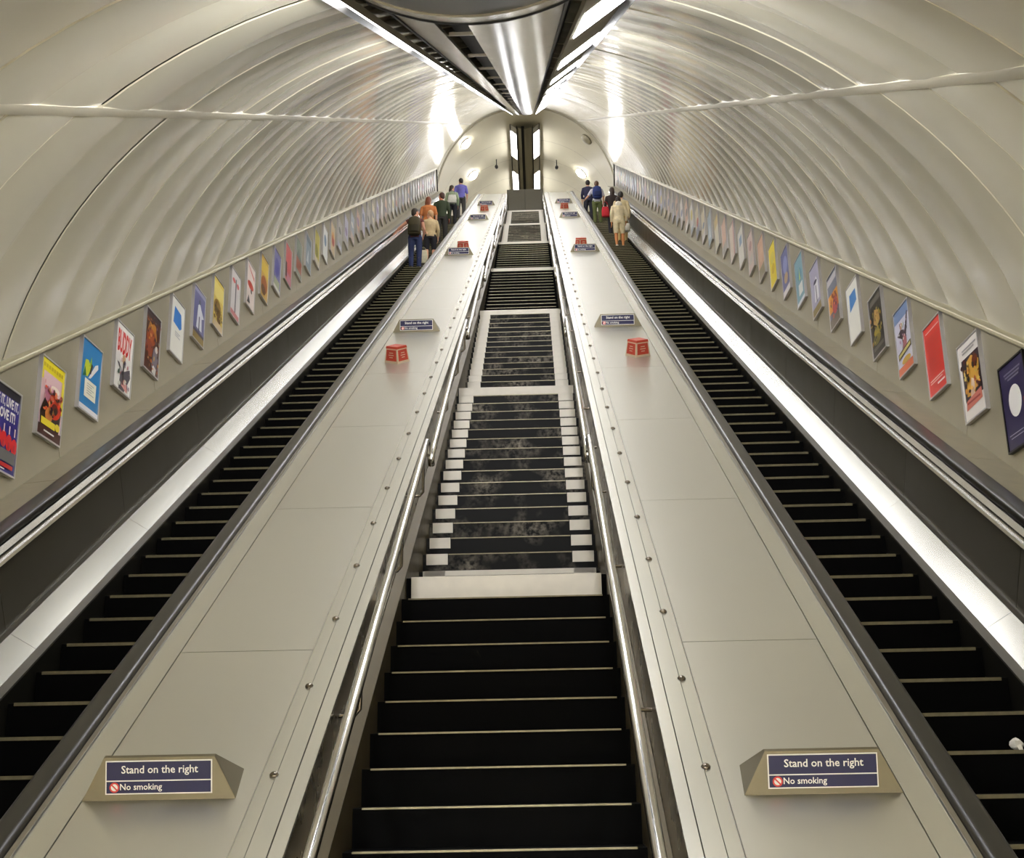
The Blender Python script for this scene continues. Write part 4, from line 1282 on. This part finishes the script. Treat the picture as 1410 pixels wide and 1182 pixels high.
x, y, z = on(-1, -2.62, 44.2)
person('man in a blue shirt at the very top of the left escalator', x, y, z, 1.84, top=(112, 108, 190), legs=(70, 68, 66), hair=(36, 26, 20), sleeve=0.6, head_yaw=0.5)

x, y, z = on(1, 2.84, 32.9)
person('woman in a cream jacket and cream shorts with bare lower legs', x, y, z, 1.66, yaw=0.05, top=(226, 210, 172), legs=(216, 200, 160), hair=(40, 28, 20), skin=(214, 140, 84), shoes=(220, 212, 200),
       bottoms='shorts', sleeve=0.95, hood=(240, 232, 214), step_leg=0.04, arm_r=((0.26, 0.02, 1.12), (0.24, 0.16, 0.95)))
x2 = x
x, y, z = on(1, 3.02, 34.2)
person('person in tan trousers and pale jacket close to the cream jacket woman', x, y, z, 1.74, top=(206, 188, 146), legs=(186, 158, 102), hair=(30, 24, 22), sleeve=1.0)
bag('white carrier bag beside the tan trousers', x + 0.13, y - 0.20, z + 0.3, (226, 220, 208), 0.11, 0.06, 0.26, 'carrier_bag', handle=0.2)
x, y, z = on(1, 2.93, 36.4)
person('dark haired woman in black behind the cream jacket woman', x, y, z, 1.74, top=(46, 34, 30), legs=(40, 38, 44), hair=(50, 34, 24), long_hair=True, sleeve=1.0)
bag('red bag hanging left of the woman in black', x - 0.25, y - 0.12, z + 0.62, (196, 36, 48), 0.13, 0.07, 0.36, 'shoulder_bag', handle=0.22)
x, y, z = on(1, 2.66, 40.4)
person('person in a white shirt and olive trousers carrying a blue backpack', x, y, z, 1.76, top=(206, 204, 214), legs=(96, 104, 56), hair=(92, 64, 44), sleeve=0.5, arm_l=((-0.30, 0.0, 1.15), (-0.42, 0.1, 1.06)))
backpack('bright blue backpack on the white shirted person', x, y - 0.21, z + 0.96, (34, 52, 112), 0.17, 0.25, 0.10)
x, y, z = on(1, 2.40, 41.6)
person('dark haired person in a navy top half hidden by the blue backpack wearer', x, y, z, 1.74, top=(36, 36, 66), legs=(36, 36, 46), hair=(32, 24, 20), sleeve=0.8)

# ------------------------------------------------------------------ scrap of paper on a lower step
p = P(2.86, 5.70 + PITCH * 1, H_STEP)
lt = thing('paper_scrap', 'crumpled white paper scrap on a low step of the right escalator', 'litter', (2.93, p.y + 0.06, p.z))
mb = MB()
mb.ball((0, 0, 0.035), (0.035, 0.03, 0.035), 9, 6)
rr = random.Random(3)
mb.v = [(a * rr.uniform(.7, 1.3), b * rr.uniform(.7, 1.3), c * rr.uniform(.85, 1.1)) for a, b, c in mb.v]
zmin = min(v[2] for v in mb.v)
mb.v = [(a, b, c - zmin) for a, b, c in mb.v]
part('crumpled_sheet', mb, M['tyre'], lt)
mb = MB()
mb.add([(-0.012, -0.03, 0.03), (0.014, -0.032, 0.034), (0.018, -0.045, 0.003), (-0.006, -0.05, 0.001), (-0.012, -0.027, 0.03), (0.014, -0.029, 0.034), (0.018, -0.042, 0.003), (-0.006, -0.047, 0.001)], BF)
part('torn_corner', mb, M['tyre'], lt)
